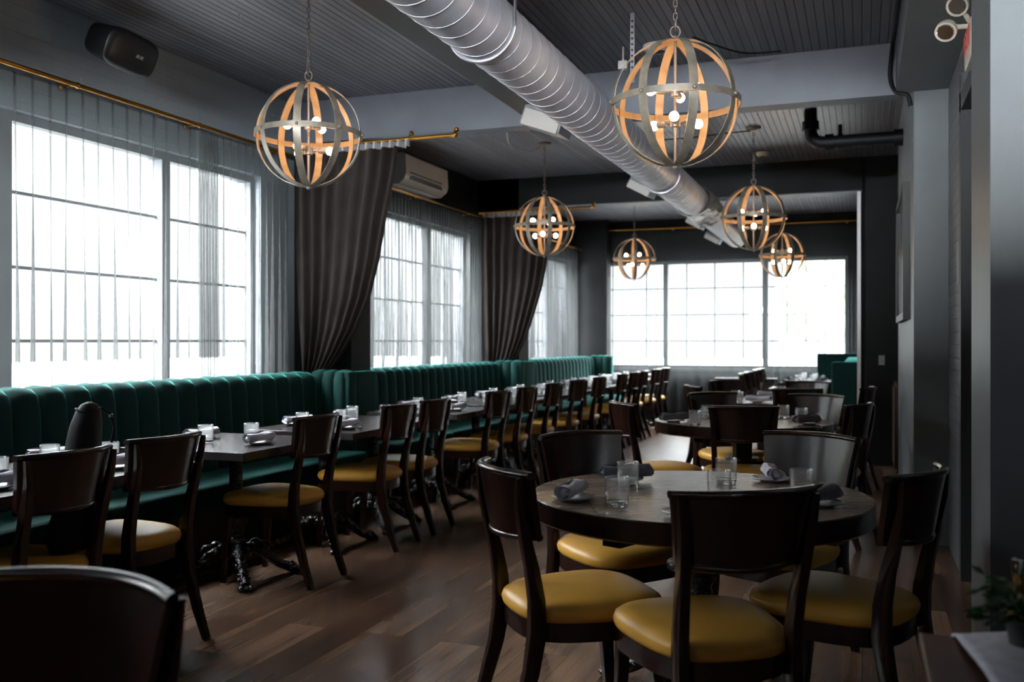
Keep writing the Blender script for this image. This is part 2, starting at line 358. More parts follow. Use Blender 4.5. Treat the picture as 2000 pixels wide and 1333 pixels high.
wall_with_openings('wall_back', 'x', YB, YB + .3, -4.65, 4.0, [(-4.145, -0.197)], M['darkwall'])
wall_with_openings('wall_front', 'x', YF - .2, YF, -4.65, 4.0, [(-3.9, -0.6), (0.2, 3.4)], M['wallx'])
# added unseen screen wall behind the camera, keeps window light off the lower room
S('wall_added_screen', MB().box(-4.35, 3.9, -2.6, -2.45, 0, 2.2), M['darkwall'])
# right side
wall_with_openings('wall_right', 'y', 3.9, 4.0, YF, YB, [(-4.6, -3.0)], M['wallx'])
mb = MB()
p = [(0.035, 10.6), (4.0, 10.6), (4.0, 11.0), (0.035, 11.0), (0.035, YB), (-0.01, YB), (-0.01, 10.645)]
mb.add([(x, y, 0) for x, y in p] + [(x, y, ZC) for x, y in p], [tuple(range(7)), tuple(range(13, 6, -1))] + [(i, (i + 1) % 7, 7 + (i + 1) % 7, 7 + i) for i in range(7)])
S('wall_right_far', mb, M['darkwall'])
S('trim_1', MB().box(-0.05, -0.012, 10.60, 10.70, 0, 2.87, bev=0.004), M['litwhite'])  # edge of the far wall, its window light put into the white colour
S('wall_right_pier', MB().box(0.31, 0.9, 6.6, 9.4, 0, ZC), M['wallr'])
S('wall_right_brick', MB().box(0.513, 0.75, 5.72, 6.6, 0, ZC), M['brickr'])
S('door_1', MB().box(0.50, 0.56, 5.66, 5.74, 0, 2.75).box(0.50, 0.56, 4.1, 5.74, 2.55, 2.65).box(0.62, 0.66, 4.1, 5.74, 0, 2.75), M['darkgrey'])
S('wall_right_header', MB().box(0.513, 0.9, 4.0, 5.66, 2.65, ZC), M['wallr'])
S('wall_right_column', MB().box(0.405, 3.9, 3.56, 4.15, 0, ZC), M['wallr'])
S('trim_2', MB().box(0.205, 0.95, -1.0, 6.62, 2.9, ZC), M['wallr'])     # dropped soffit along the right side
# cross beams
S('trim_3', MB().box(XL, 0.25, 6.62, 6.79, 2.895, ZC), M['beam'])
S('trim_4', MB().box(XL, 0.0, 10.6, 10.78, 2.882, ZC), M['darkwall'])  # far beam's face, its shade put into the dark colour
S('trim_15', MB().box(XL, 0.0, 10.6, 10.78, 2.87, 2.882), M['beam'])  # same beam's bright underside as a lighter slab, light put into the colour
S('trim_5', MB().box(-2.30, -2.12, -2.4, 6.62, 2.93, ZC), M['darkgrey'])
S('trim_16', MB().box(-2.12, -1.93, -2.4, 6.62, 2.915, 2.945), M['beam'])    # boxed rail beam beside the duct
S('trim_6', MB().box(XL, 0.3, 2.15, 2.3, 3.19, ZC), M['beam'])
# columns between the windows (shade put into their dark colour)
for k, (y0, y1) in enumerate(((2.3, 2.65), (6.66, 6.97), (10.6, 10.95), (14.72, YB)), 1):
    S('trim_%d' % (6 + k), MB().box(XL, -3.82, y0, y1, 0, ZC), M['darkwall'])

# outdoor ground, far trees and pale buildings (seen overexposed through the voile)
M['ground'] = mat('pale_ground', (0.16, 0.16, 0.155), 0.9)
S('ground', MB().add([(-60, -40, -0.35), (60, -40, -0.35), (60, 90, -0.35), (-60, 90, -0.35)], [(0, 1, 2, 3)]), M['ground'])
M['farleaf'] = mat('hazy_foliage', (0.07, 0.085, 0.05), 0.9)
M['farwall'] = mat('pale_render', (0.10, 0.10, 0.10), 0.9)
M['roofgrey'] = mat('grey_roof', (0.06, 0.06, 0.065), 0.9)
def far_tree(x, y, h, r, label):
    t = thing('tree', label, 'tree', (x, y, -0.35))
    MB().tube([(0, 0, 0), (0.05, 0, h * .4), (0, 0, h * .7)], [.16, .12, .06], 8).build('trunk', M['roofgrey'], t)
    mb = MB()
    for _ in range(16):
        a, q = random.uniform(0, 2 * PI), random.uniform(0, r * .7)
        mb.sphere((q * math.cos(a), q * math.sin(a), h * random.uniform(.5, .95)), r * random.uniform(.3, .5), 10)
    mb.build('crown', M['farleaf'], t, smooth=True)
far_tree(-1.2, 30, 4.2, 1.5, 'hazy tree outside beyond the far right window')
far_tree(-27, 14, 4.0, 2.2, 'hazy tree outside the nearest side window, on its left')
far_tree(-30, 24, 3.6, 2.0, 'hazy tree outside the middle side window')
def house(x0, x1, y0, y1, h, label):
    t = thing('building', label, 'building', ((x0 + x1) / 2, (y0 + y1) / 2, -0.35)); a, b = (x1 - x0) / 2, (y1 - y0) / 2
    MB().box(-a, a, -b, b, 0, h).build('wall', M['farwall'], t)
    MB().add([(-a - .2, -b - .2, h), (a + .2, -b - .2, h), (a + .2, b + .2, h), (-a - .2, b + .2, h), (-a, 0, h + .8), (a, 0, h + .8)], [(0, 1, 5, 4), (3, 2, 5, 4), (0, 3, 4), (1, 2, 5), (0, 1, 2, 3)]).build('roof', M['roofgrey'], t)
house(-3.5, 2.5, 44, 50, 1.9, 'pale low building outside beyond the far window')
house(-46, -38, 18, 30, 2.0, 'pale low building outside beyond the side windows')

# ------------------------------------------------------------------ windows
def window(name, along, glass, a0, a1, splits, verts):
    """splits: list of (s,e) sections; verts: fractions of vertical muntins in each"""
    root = bpy.data.objects.new(name, None); C.objects.link(root); root['kind'] = 'structure'
    def P(mb, s, e, z0, z1, d0, d1):
        if along == 'y': mb.box(glass + d0, glass + d1, s, e, z0, z1)
        else: mb.box(s, e, glass - d1, glass - d0, z0, z1)
    fr = MB(); P(fr, a0, a1, WZ0, WZ0 + .05, -.06, .06); P(fr, a0, a1, WZ1 - .05, WZ1, -.06, .06)
    edges = [a0] + [q for s, e in splits for q in (s, e)] + [a1]
    for i in range(0, len(edges), 2): P(fr, edges[i], edges[i + 1], WZ0 + .05, WZ1 - .05, -.06, .06)
    fr.build('window_frame', M['muntin'], root)
    for (s, e), vs in zip(splits, verts):
        for f in vs:
            mb = MB(); x = s + (e - s) * f; P(mb, x - .009, x + .009, WZ0 + .05, WZ1 - .05, -.018, .018); mb.build('muntin', M['muntin'], root)
        for z in (1.30, 1.715, 2.135):
            mb = MB(); P(mb, s, e, z - .009, z + .009, -.015, .015); mb.build('muntin', M['muntin'], root)
        mb = MB(); P(mb, s, e, WZ0 + .05, WZ1 - .05, -.002, .002); mb.build('pane', M['pane'], root)
    sl = MB(); P(sl, a0, a1, WZ0 - .04, WZ0, -.06, .14); sl.build('sill', M['trimgrey'], root)
V3 = (.25, .5, .75); V1 = (.5,)
for i, (s, e) in enumerate(LEFTW, 1):
    if e - s < 2.5: sp_ = [(s + .05, (s + e) / 2 - .04), ((s + e) / 2 + .04, e - .05)]; vv = [V1, V1]
    else:
        c = (s + e) / 2; sp_ = [(s + .05, c - .66), (c - .58, c + .62), (c + .70, e - .05)]; vv = [V1, (), ()] if i == 2 else [V1, V3, V1]
    window('window_%d' % i, 'y', -4.47, s, e, sp_, vv)
window('window_5', 'x', YB + .12, -4.145, -0.197, [(-4.095, -2.98), (-2.906, -1.442), (-1.357, -0.247)], [(.25, .75), (.2, .5, .8), V3])
window('window_6', 'x', YF - .1, -3.9, -0.6, [(-3.85, -2.3), (-2.2, -0.65)], [V1, V1])  # unseen window added behind the camera to light beam, duct and upper walls
window('window_7', 'x', YF - .1, 0.2, 3.4, [(0.25, 1.75), (1.85, 3.35)], [V1, V1])  # second unseen front window, added for the same light
window('window_8', 'y', 3.95, -4.6, -3.0, [(-4.55, -3.85), (-3.75, -3.05)], [V1, V1])  # unseen window added on the right to light the upper left wall
portal((4.08, -3.8, 1.72), (0, PI / 2, 0), 1.7, 1.6)
for s, e in LEFTW: portal((-4.62, (s + e) / 2, (WZ0 + WZ1) / 2), (0, -PI / 2, 0), WZ1 - WZ0, e - s)
portal((-2.17, YB + .28, 1.72), (PI / 2 * -1, 0, 0), 3.95, 1.7)
portal((-2.25, YF - .18, 1.72), (PI / 2, 0, 0), 3.3, 1.7); portal((1.8, YF - .18, 1.72), (PI / 2, 0, 0), 3.2, 1.7)

# ------------------------------------------------------------------ sheer curtains and rods
def pleats(along, base, a0, a1, z0, z1, per, amp, seed, gather=None):
    rnd = random.Random(seed); n = max(3, int(round((a1 - a0) / per))); nu = n * 8
    ph = [rnd.uniform(.75, 1.25) for _ in range(n + 2)]; dr = [rnd.uniform(-.25, .25) for _ in range(n + 2)]
    def fn(u, v):
        q = u * n; k = int(min(q, n - 1)); z = z1 + (z0 - z1) * v
        loose = min(1, v * 1.5)
        a = a0 + (a1 - a0) * (u + (dr[k] * math.sin(PI * (q - k)) / n) * loose)
        d = amp * (0.35 + .65 * loose) * ph[k] * math.sin(2 * PI * q) + .010 * math.sin(6.1 * q + 3 * v) * loose
        if gather: a = gather[0] + (a - gather[0]) * (1 - gather[1] * math.sin(PI * min(1, v * 1.0)) ** 2)
        return (base + d, a, z) if along == 'y' else (a, base + d, z)
    mb = MB(); mb.grid(fn, nu, 10); return mb
def sheer_curtain(along, base, a0, a1, z0, z1, label, per=.11, amp=.034, seed=1, gather=None):
    o = pleats(along, base, a0, a1, z0, z1, per, amp, seed, gather).build('sheer_curtain', M['sheer'], None, smooth=True, fix=False)
    return tag(o, label, 'curtain', 'grey sheer curtains at the windows')
Z1L = 2.735
sheer_curtain('y', -4.22, .05, 2.1, .25, Z1L, 'grey sheer curtain at the side window level with the viewpoint', seed=4)
sheer_curtain('y', -4.22, 2.7, 5.28, .25, Z1L, 'wide grey sheer curtain over the nearest side window with black speaker above', seed=5, per=.115, amp=.036)
sheer_curtain('y', -4.22, 5.30, 5.52, .25, Z1L, 'narrow bunched grey sheer between the two wide voiles of the nearest window', seed=11, per=.03, amp=.03)
sheer_curtain('y', -4.22, 5.53, 6.38, .25, Z1L, 'grey sheer curtain beside the large brown drape at the nearest window', seed=6, per=.085, amp=.026)
sheer_curtain('y', -4.22, 6.98, 8.75, .25, Z1L, 'grey sheer curtain at the middle side window below the air conditioner', seed=7, per=.075)
sheer_curtain('y', -4.22, 8.76, 9.02, .25, Z1L, 'bunched grey sheer strip in the centre of the middle side window', seed=12, per=.035, amp=.03)
sheer_curtain('y', -4.22, 9.03, 10.42, .25, Z1L, 'grey sheer curtain at the far end of the middle side window', seed=8, per=.065, amp=.03)
sheer_curtain('y', -4.22, 10.98, 14.45, .25, Z1L, 'fine pleated grey sheer curtain on the farthest side window', seed=9, per=.06)
ZB = 3.04
sheer_curtain('x', YB - .17, -4.3, -3.95, .03, ZB, 'grey sheer gathered in the far left corner of the end wall', seed=20, per=.05, amp=.03)
sheer_curtain('x', YB - .17, -3.94, -2.95, .03, ZB, 'grey sheer curtain over the left third of the end window', seed=21, per=.15, amp=.03)
sheer_curtain('x', YB - .17, -2.94, -1.40, .03, ZB, 'grey sheer curtain over the middle of the end window', seed=22, per=.17, amp=.03)
sheer_curtain('x', YB - .17, -1.39, -0.45, .03, ZB, 'grey sheer curtain over the right third of the end window', seed=23, per=.11, amp=.03)
sheer_curtain('x', YB - .17, -0.44, -0.05, .03, ZB, 'grey sheer gathered at the right end of the end window above the green booth', seed=24, per=.05, amp=.03)

def rod(p0, p1, label, r=.014, brackets=(), wall=(0, 0, 0), finial=True):
    p0, p1 = Vector(p0), Vector(p1)
    t = thing('curtain_rod', label, 'curtain rod', p0)
    MB().tube([(0, 0, 0), p1 - p0], r, 12).build('rod', M['brass'], t, smooth=True, angle=40)
    for b in brackets:
        q = p0.lerp(p1, b) - p0; e = q + Vector(wall)
        MB().tube([q + Vector((0, 0, .0)), q + (e - q) * .5 + Vector((0, 0, .006)), e], .008, 8).sphere(e, .02, 10).sphere(q, .019, 10).build('bracket', M['brass'], t, smooth=True)
    if finial:
        for q in (Vector((0, 0, 0)), p1 - p0): MB().sphere(q, r * 1.5, 12).build('finial', M['brass'], t, smooth=True)
    return t
rod((-4.22, 2.68, 2.765), (-4.22, 6.5, 2.765), 'brass curtain rod above the nearest side window, under the black speaker', brackets=(.12, .41, .69, .95), wall=(-.12, 0, .0))
rod((-4.22, 7.0, 2.765), (-4.22, 10.5, 2.765), 'brass curtain rod below the white air conditioner', brackets=(.1, .5, .9), wall=(-.12, 0, 0))
rod((-4.22, 11.0, 2.765), (-4.22, 14.6, 2.765), 'brass curtain rod on the farthest side window', brackets=(.1, .5, .9), wall=(-.12, 0, 0))
rod((-4.3, YB - .17, 3.07), (-.04, YB - .17, 3.07), 'long brass curtain rod across the end wall', brackets=(.04, .35, .65, .96), wall=(0, .16, 0))
rod((-4.28, 6.55, 2.85), (-2.87, 6.55, 2.85), 'short brass rod under the near beam carrying the large brown drape', .015, (.72, .99), (0, .06, .052))
rod((-4.28, 10.5, 2.83), (-2.88, 10.5, 2.83), 'short brass rod under the far beam carrying the second brown drape', .015, (.6, .99), (0, .09, .05))

# heavy drapes drawn back to the column
def drape(y, pts, zt, zb, xl_top, xl_bot, label):
    """pts: (x,z) of the free edge from the top down"""
    def edge(z):
        for (xa, za), (xb, zb_) in zip(pts, pts[1:]):
            if za >= z >= zb_: return xa + (xb - xa) * (za - z) / (za - zb_)
        return pts[-1][0] if z < pts[-1][1] else pts[0][0]
    t = thing('drape', label, 'curtain', (0, y, 0), group='heavy brown drapes')
    n = 8
    def fn(u, v):
        z = zt + (zb - zt) * v
        # folds follow the free edge: sag more towards it
        xr = edge(z); xl = xl_top + (xl_bot - xl_top) * v ** 3
        wv = (xr - xl); u2 = u ** (1 - .25 * v)
        x = xl + wv * u2
        d = .040 * (.7 + .3 * math.sin(7 * u + 1)) * math.sin(2 * PI * n * u + 1.3 * math.sin(6 * u) + .8 * v) * (1 - .35 * v) + .012 * math.sin(5 * u + 2 * v)
        return (x, d, z)
    g = MB(); g.grid(fn, n * 10, 44); g.build('cloth', M['drape'], t, smooth=True, fix=False)
    hd = MB()
    hd.grid(lambda u, v: (xl_top + (pts[0][0] - xl_top) * u, .042 * math.sin(2 * PI * 15 * u) - .003, zt + .045 - .05 * v), 150, 2)
    hd.build('heading_tape', M['silver'], t, smooth=True, fix=False)
    kb = MB(); cx = (xl_bot + pts[-1][0]) / 2
    kb.rings([[(cx + ((pts[-1][0] - xl_bot) / 2 + .02) * math.cos(a), .055 * math.sin(a), zb - q) for a in [2 * PI * j / 24 for j in range(24)]] for q in (0.0, .03, .06)], True, True)
    kb.build('tieback', M['drape'], t, smooth=True)
    return t
drape(6.535, [(-3.24, 2.86), (-3.32, 2.822), (-3.36, 2.572), (-3.426, 2.288), (-3.50, 1.926), (-3.586, 1.634), (-3.704, 1.388), (-3.836, 1.195), (-3.95, 1.06), (-4.0, .98)], 2.79, .98, -4.27, -4.2,
      'large dark brown drape swept back at the near column, beside the white air conditioner')
drape(10.49, [(-3.30, 2.80), (-3.36, 2.5), (-3.415, 2.353), (-3.44, 2.163), (-3.49, 1.926), (-3.585, 1.629), (-3.693, 1.33), (-3.80, 1.12), (-3.90, .98)], 2.77, .98, -4.26, -4.2,
      'second dark brown drape swept back at the farther column')

# ------------------------------------------------------------------ banquette
def channel_back(y0, y1, n, zb, zt, x0, thick, parent, name='backrest'):
    """vertical channels with rounded tops along y; front faces +x, back at x0"""
    mb = MB(); w_ = (y1 - y0) / n; k = 8
    R = []
    for i in range(n * k + 1):
        q = i / k; f = q - math.floor(q); bulge = math.sqrt(max(0, 1 - (2 * f - 1) ** 2)) if 0 < i < n * k else 0
        b = .024 * bulge; tz = zt - .022 * (1 - bulge); y = y0 + (y1 - y0) * i / (n * k)
        xf = x0 + thick - .03 + b
        R.append([(x0, y, zb), (xf + .03, y, zb), (xf + .01, y, zb + (zt - zb) * .4), (xf - .005, y, tz - .09), (xf - .02, y, tz - .035), (xf - .06, y, tz - .006), (x0 + .03, y, tz), (x0, y, tz - .03)])
    mb.rings(R, True, True); return mb.build(name, M['velvet'], parent, smooth=True, angle=50)
BXB = -4.14                                # back of the banquette backrest
def banquette(y0, y1, n, label, wrap_end=True):
    t = thing('banquette', label, 'banquette', (0, 0, 0), group='green channelled banquettes')
    channel_back(y0, y1, n, .40, 1.065, BXB, .20, t)
    # seat cushions
    m_ = 3; L_ = (y1 - y0) / m_
    for i in range(m_):
        MB().box(BXB + .12, -3.52, y0 + i * L_ + .002, y0 + (i + 1) * L_ - .002, .32, .465, bev=.03).build('seat_cushion', M['velvet'], t, smooth=True)
    MB().box(BXB, -3.58, y0, y1, 0.0, .32).build('plinth', M['black'], t)
    return t
banquette(-1.5, 6.38, 45, 'long green velvet banquette under the nearest side window')
banquette(6.86, 10.32, 20, 'green velvet banquette under the middle side window')
banquette(10.86, 14.48, 21, 'green velvet banquette under the farthest side window')
def end_wrap(y0, y1, x1, label):
    t = thing('banquette_divider', label, 'banquette divider', (0, 0, 0), group='upholstered column boxes between the banquettes')
    # box with channelled front facing the camera
    mb = MB(); k = 8; n = 3; R = []; x0 = BXB + .1
    for i in range(n * k + 1):
        q = i / k; f = q - math.floor(q); b = math.sqrt(max(0, 1 - (2 * f - 1) ** 2)) if 0 < i < n * k else 0
        x = x0 + (x1 - x0) * i / (n * k); R.append([(x, y1, 0.0), (x, y0 + .03 - .03 * b, 0), (x, y0 + .03 - .03 * b, 1.0), (x, y0 + .05 - .03 * b, 1.05 + .012 * b), (x, y0 + .12, 1.066 + .01 * b), (x, y1 - .04, 1.07), (x, y1, 1.03)])
    mb.rings(R, True, True); mb.build('padded_front', M['velvet'], t, smooth=True, angle=50)
    MB().box(x1 - .03, x1 + .035, y0 + .03, y1, 0, 1.065, bev=.02).build('padded_side', M['velvet'], t, smooth=True, angle=50)
    return t
end_wrap(6.38, 6.53, -3.73, 'green padded divider in front of the near column, below the large brown drape')
end_wrap(10.32, 10.46, -3.73, 'green padded divider in front of the farther column, below the second drape')
end_wrap(14.48, 14.68, -3.73, 'green padded divider closing the banquette at the end window')
t = thing('banquette_divider', 'green padded side panel on the aisle face of the near column', 'banquette divider', (0, 0, 0), group='green padded column sides')
MB().box(-3.80, -3.70, 6.54, 6.86, 0, 1.06, bev=.02).build('padded_front', M['velvet'], t, smooth=True, angle=50)
t = thing('banquette_divider', 'green padded side panel on the aisle face of the farther column', 'banquette divider', (0, 0, 0), group='green padded column sides')
MB().box(-3.80, -3.70, 10.47, 10.85, 0, 1.06, bev=.02).build('padded_front', M['velvet'], t, smooth=True, angle=50)
# booth on the right by the end window
t = thing('booth_bench', 'tall green velvet booth bench against the far right wall', 'bench')
def bpanel(x0, x1, y0, y1, z1, name):
    MB().box(x0, x1, y0, y1, 0, z1, bev=.03).build(name, M['velvet'], t, smooth=True, angle=50)
bpanel(-.31, -.04, 10.72, 10.86, 1.075, 'end_panel'); bpanel(-.62, -.04, 14.55, 14.70, 1.12, 'end_panel')
MB().box(-.56, -.2, 10.87, 14.54, .30, .47, bev=.03).build('seat_cushion', M['velvet'], t, smooth=True)
MB().box(-.2, -.04, 10.87, 14.54, .30, 1.07, bev=.03).build('backrest', M['velvet'], t, smooth=True, angle=50)
MB().box(-.42, -.04, 10.87, 14.54, 0, .30).build('plinth', M['black'], t)

# ------------------------------------------------------------------ chairs
def outline(n=36):
    pts = []
    for i in range(n):
        a = 2 * PI * i / n; cx, sy = math.cos(a), math.sin(a)
        e = 2 / 3.6
        x = math.copysign(abs(cx) ** e, cx); y = math.copysign(abs(sy) ** e, sy)
        w_ = .222 + .022 * y if y > 0 else .222 + .035 * y
        pts.append((x * w_, y * .225 + .02 + (.018 * (1 - x * x) if y > 0 else -.015 * (1 - x * x))))
    return pts
def chair_meshes():
    D = {}; O = outline()
    def ring(s, z): return [(x * s, (y - .02) * s + .02, z) for x, y in O]
    D['seat_cushion'] = (MB().rings([ring(.985, .425), ring(1.02, .436), ring(1.035, .452), ring(1.01, .468), ring(.93, .482), ring(.78, .490), ring(.5, .495), ring(.2, .497), ring(.02, .4975)]).mesh('seat_cushion', M['leather'], True), )
    D['seat_rail'] = (MB().rings([ring(.93, .365), ring(.985, .365), ring(.99, .425), ring(.9, .427)]).mesh('seat_rail', M['wood'], True, 40), )
    legs = []
    for sx in (-1, 1):
        legs.append(MB().bar([(sx * .188, .195, .40), (sx * .19, .20, .30), (sx * .192, .212, .14), (sx * .193, .225, 0)], [.042, .038, .03, .025], [.042, .038, .030, .026]).mesh('leg', M['wood'], True, 40))
    for sx in (-1, 1):   # rear leg and back post in one sweep
        P = [(.172, -.305, 0), (.170, -.262, .12), (.168, -.215, .28), (.168, -.195, .40), (.170, -.198, .50), (.173, -.215, .60), (.178, -.240, .70), (.186, -.262, .80), (.197, -.268, .885)]
        legs.append(MB().bar([(sx * x, y, z) for x, y, z in P], [.028, .032, .036, .038, .036, .034, .034, .03, .022], [.030, .038, .048, .055, .05, .042, .034, .022, .014]).mesh('leg', M['wood'], True, 40))
    D['legs'] = legs
    # curved back panel
    nu = 20
    def face(off):
        def fn(u, v):
            s = 2 * u - 1; z = .885 - .195 * v; w_ = .212 - .026 * v - .006 * v * (1 - v)
            x = s * w_; y = -.295 + .075 * s * s + .022 * v * 1.6 - off
            z -= .012 * (1 - s * s) * v - .004 * (1 - s * s)
            return (x, y, z)
        return fn
    mb = MB(); f1, f2 = face(0), face(.018)
    R = []
    for i in range(nu + 1):
        u = i / nu; R.append([f1(u, v / 4) for v in range(5)] + [f2(u, v / 4) for v in range(4, -1, -1)])
    mb.rings(R, True, True); D['backrest'] = (mb.mesh('backrest', M['wood'], True, 45), )
    # rolled top rail and lower lip
    def railm(v, ry, rz, name, over=1.0):
        R = []
        for i in range(nu + 1):
            u = i / nu; x, y, z = f1(u, v); y -= .009
            R.append([(x * over, y + ry * math.cos(a), z + rz * math.sin(a)) for a in [2 * PI * j / 10 for j in range(10)]])
        return MB().rings(R).mesh(name, M['wood'], True, 50)
    D['top_rail'] = (railm(-.03, .0165, .012, 'top_rail', 1.012), )
    D['lower_rail'] = (railm(.97, .014, .012, 'lower_rail'), )
    return D
CM = chair_meshes()
GROUP_ROW = 'mustard-seated chairs along the banquette tables'
def chair(x, y, face_deg, label, group):
    """face_deg: compass direction the sitter faces, counterclockwise from +x"""
    t = thing('dining_chair', label, 'chair', (x, y, 0), math.radians(face_deg - 90), group)
    for nme in ('seat_cushion', 'seat_rail', 'backrest', 'top_rail', 'lower_rail'):
        o = bpy.data.objects.new(nme, CM[nme][0]); C.objects.link(o); o.parent = t
    for me in CM['legs']:
        o = bpy.data.objects.new('leg', me); C.objects.link(o); o.parent = t
    return t
row = [2.71, 3.27, 4.45, 5.40, 5.95, 7.15, 7.86, 8.63, 9.48, 10.31, 11.38, 12.03, 12.57, 13.43, 14.09]
ordw = ['first', 'second', 'third', 'fourth', 'fifth', 'sixth', 'seventh', 'eighth', 'ninth', 'tenth', 'eleventh', 'twelfth', 'thirteenth', 'fourteenth', 'farthest']
extra = {0: 'dark chair holding the black bag, first in the row beside the banquette', 1: 'dark chair right of the black bag, second in the banquette row', 2: 'mustard-seated chair alone at the second banquette table, third in the row'}
for i, y in enumerate(row):
    a = 180 + random.uniform(-3, 3)
    chair(-2.975 if i == 0 else -3.0, y, a, extra.get(i, 'mustard-seated dark chair, %s from the viewpoint in the banquette row' % ordw[i]), GROUP_ROW)
G1 = 'chairs around the nearest round table'; G2 = 'chairs around the middle round table'; G3 = 'chairs around the far round table'
def chair_back(x, y, deg, label, group):
    """x,y: middle of the top rail; place the chair from it"""
    a = math.radians(deg); chair(x + .262 * math.cos(a), y + .262 * math.sin(a), deg, label, group)
chair_back(-.285, 2.61, 124, 'dark chair seen from behind, in front of the nearest round table', G1)
chair_back(-1.10, 2.86, 40, 'dark chair with scuffed glossy rolled top, left side of the nearest round table', G1)
chair_back(-1.165, 3.98, -38, 'dark chair at the back left of the nearest round table', G1)
chair_back(-.20, 4.27, 244, 'chair with light-catching curved back facing us behind the nearest round table', G1)
chair_back(.18, 3.20, 158, 'dark chair at the right of the nearest round table, beside the grey wall', G1)
chair_back(-.68, 5.93, 100, 'dark chair seen from behind, in front of the middle round table', G2)
chair_back(-1.48, 6.05, 33, 'chair at the left of the middle round table turned to it', G2)
chair_back(-1.10, 7.42, -48, 'dark chair at the back left of the middle round table', G2)
chair_back(-.31, 7.40, 250, 'chair with light-catching curved back facing us behind the middle round table', G2)
chair_back(.00, 6.42, 160, 'dark chair at the right of the middle round table', G2)
chair_back(-.50, 8.26, 112, 'dark chair seen from behind, in front of the far round table', G3)
chair_back(-1.44, 8.55, 25, 'chair at the near left of the far round table, only its pale top rail showing', G3)
chair_back(-1.30, 9.75, -45, 'chair at the back left of the far round table', G3)
chair_back(-.50, 9.78, 255, 'chair with half-lit curved back facing us behind the far round table', G3)
chair_back(.06, 8.75, 170, 'dark chair at the right of the far round table by the dark wall', G3)
G4 = 'chairs at the booth tables by the end window'
for yy, lb in ((11.95, 'nearer'), (12.6, 'second'), (13.6, 'third'), (14.15, 'farthest')):
    chair(-1.12, yy, 0, lb + ' chair facing the booth tables by the end window', G4)
t = chair_back(-1.235, 1.25, 270, 'close dark chair with curved top rail cut off at the bottom left corner', None)

# ------------------------------------------------------------------ tables
def scroll_base(parent, cx, cy, h, k=1.0, rot=PI / 4):
    """ornate cast iron pedestal: baluster column and four scrolled claw feet"""
    col = MB(); prof = [(.02, .12), (.085, .125), (.09, .15), (.06, .165), (.045, .18), (.055, .20), (.055, .215), (.035, .235), (.045, .255), (.06, .29), (.062, .33), (.045, .38), (.038, .42), (.050, .44), (.050, .46), (.036, .47), (.036, h - .03), (.09, h - .02), (.09, h), (.02, h)]
    col.lathe([(r * k, z) for r, z in prof], 24, (cx, cy, 0))
    for j in range(8):      # acanthus bumps round the shoulder
        a = 2 * PI * j / 8
        col.sphere((cx + .075 * k * math.cos(a), cy + .075 * k * math.sin(a), .15), .022, 8, 1.4)
        col.sphere((cx + .05 * k * math.cos(a), cy + .05 * k * math.sin(a), .31), .014, 8, 2.6)
    col.build('pedestal', M['blackgloss'], parent, smooth=True, angle=60)
    for j in range(4):
        a = rot + j * PI / 2; c, s = math.cos(a), math.sin(a); R = .30 * k
        P = [(.04, .155, .035), (.09, .165, .034), (.14, .14, .032), (.19, .095, .028), (.235, .06, .025), (.275, .042, .027), (.30, .035, .032), (.325, .028, .026)]
        mb = MB(); mb.tube([(cx + r * k * c, cy + r * k * s, z) for r, z, q in P], [q * 1.0 for r, z, q in P], 10)
        px, py = -s, c
        for i, (r, z, q) in enumerate(P[:-2]):      # leaf scrolls
            for sgn in (-1, 1):
                mb.sphere((cx + r * k * c + px * sgn * q * .8, cy + r * k * s + py * sgn * q * .8, z + q * .4), q * .52, 8)
        for dz, rr in ((.0, .155), (.0, .105)):
            mb.tube([(cx + (rr + .03 * math.cos(u)) * k * c, cy + (rr + .03 * math.cos(u)) * k * s, (.20 if rr > .12 else .215) - .04 + .028 * math.sin(u)) for u in [i * PI / 5 for i in range(9)]], .011, 6)
        for sgn in (-1, 0, 1):                      # claw toes
            mb.sphere((cx + (R + .035) * c + px * sgn * .024, cy + (R + .035) * s + py * sgn * .024, .020), .018, 8)
        mb.sphere((cx + (R + .0) * c, cy + (R + .0) * s, .045), .026, 8)
        mb.build('foot', M['blackgloss'], parent, smooth=True, angle=60)
TZ = .75
def rect_table(x0, x1, y0, y1, bases, label, group='dark banquette tables'):
    cx, cy = (x0 + x1) / 2, (y0 + y1) / 2
    t = thing('dining_table', label, 'table', (cx, cy, 0), 0, group); a, b = (x1 - x0) / 2, (y1 - y0) / 2
    o = MB().box(-b, b, -a, a, TZ - .042, TZ, bev=.003).build('tabletop', M['darktop'], t); o.rotation_euler = (0, 0, PI / 2)
    for by in bases: scroll_base(t, 0.0, by - cy, TZ - .042)
    return t
TABLES = [(-3.60, -2.84, 1.15, 2.27, (1.45, 1.97)), (-3.60, -2.84, 2.33, 3.58, (2.62, 3.28)), (-3.60, -2.84, 3.905, 4.74, (4.36,)), (-3.60, -2.84, 4.97, 6.20, (5.27, 5.92)),
          (-3.60, -2.84, 6.52, 7.36, (6.92,)), (-3.60, -2.84, 7.50, 8.87, (7.8, 8.55)), (-3.60, -2.84, 9.08, 10.62, (9.4, 10.3)), (-3.60, -2.84, 10.92, 11.70, (11.3,)),
          (-3.60, -2.84, 11.78, 12.92, (12.05, 12.65)), (-3.60, -2.84, 13.1, 14.35, (13.4, 14.05))]
TN = ['banquette table behind the left picture edge', 'nearest visible banquette table beside the black bag', 'small second banquette table with the free near corner', 'third banquette table in front of the near column', 'small fourth banquette table past the near column', 'fifth banquette table below the middle window', 'sixth banquette table running up to the farther column', 'small seventh banquette table past the farther column', 'eighth banquette table', 'last banquette table by the end window']
for (x0, x1, y0, y1, bs), nm in zip(TABLES, TN): rect_table(x0, x1, y0, y1, bs, 'dark wood ' + nm)
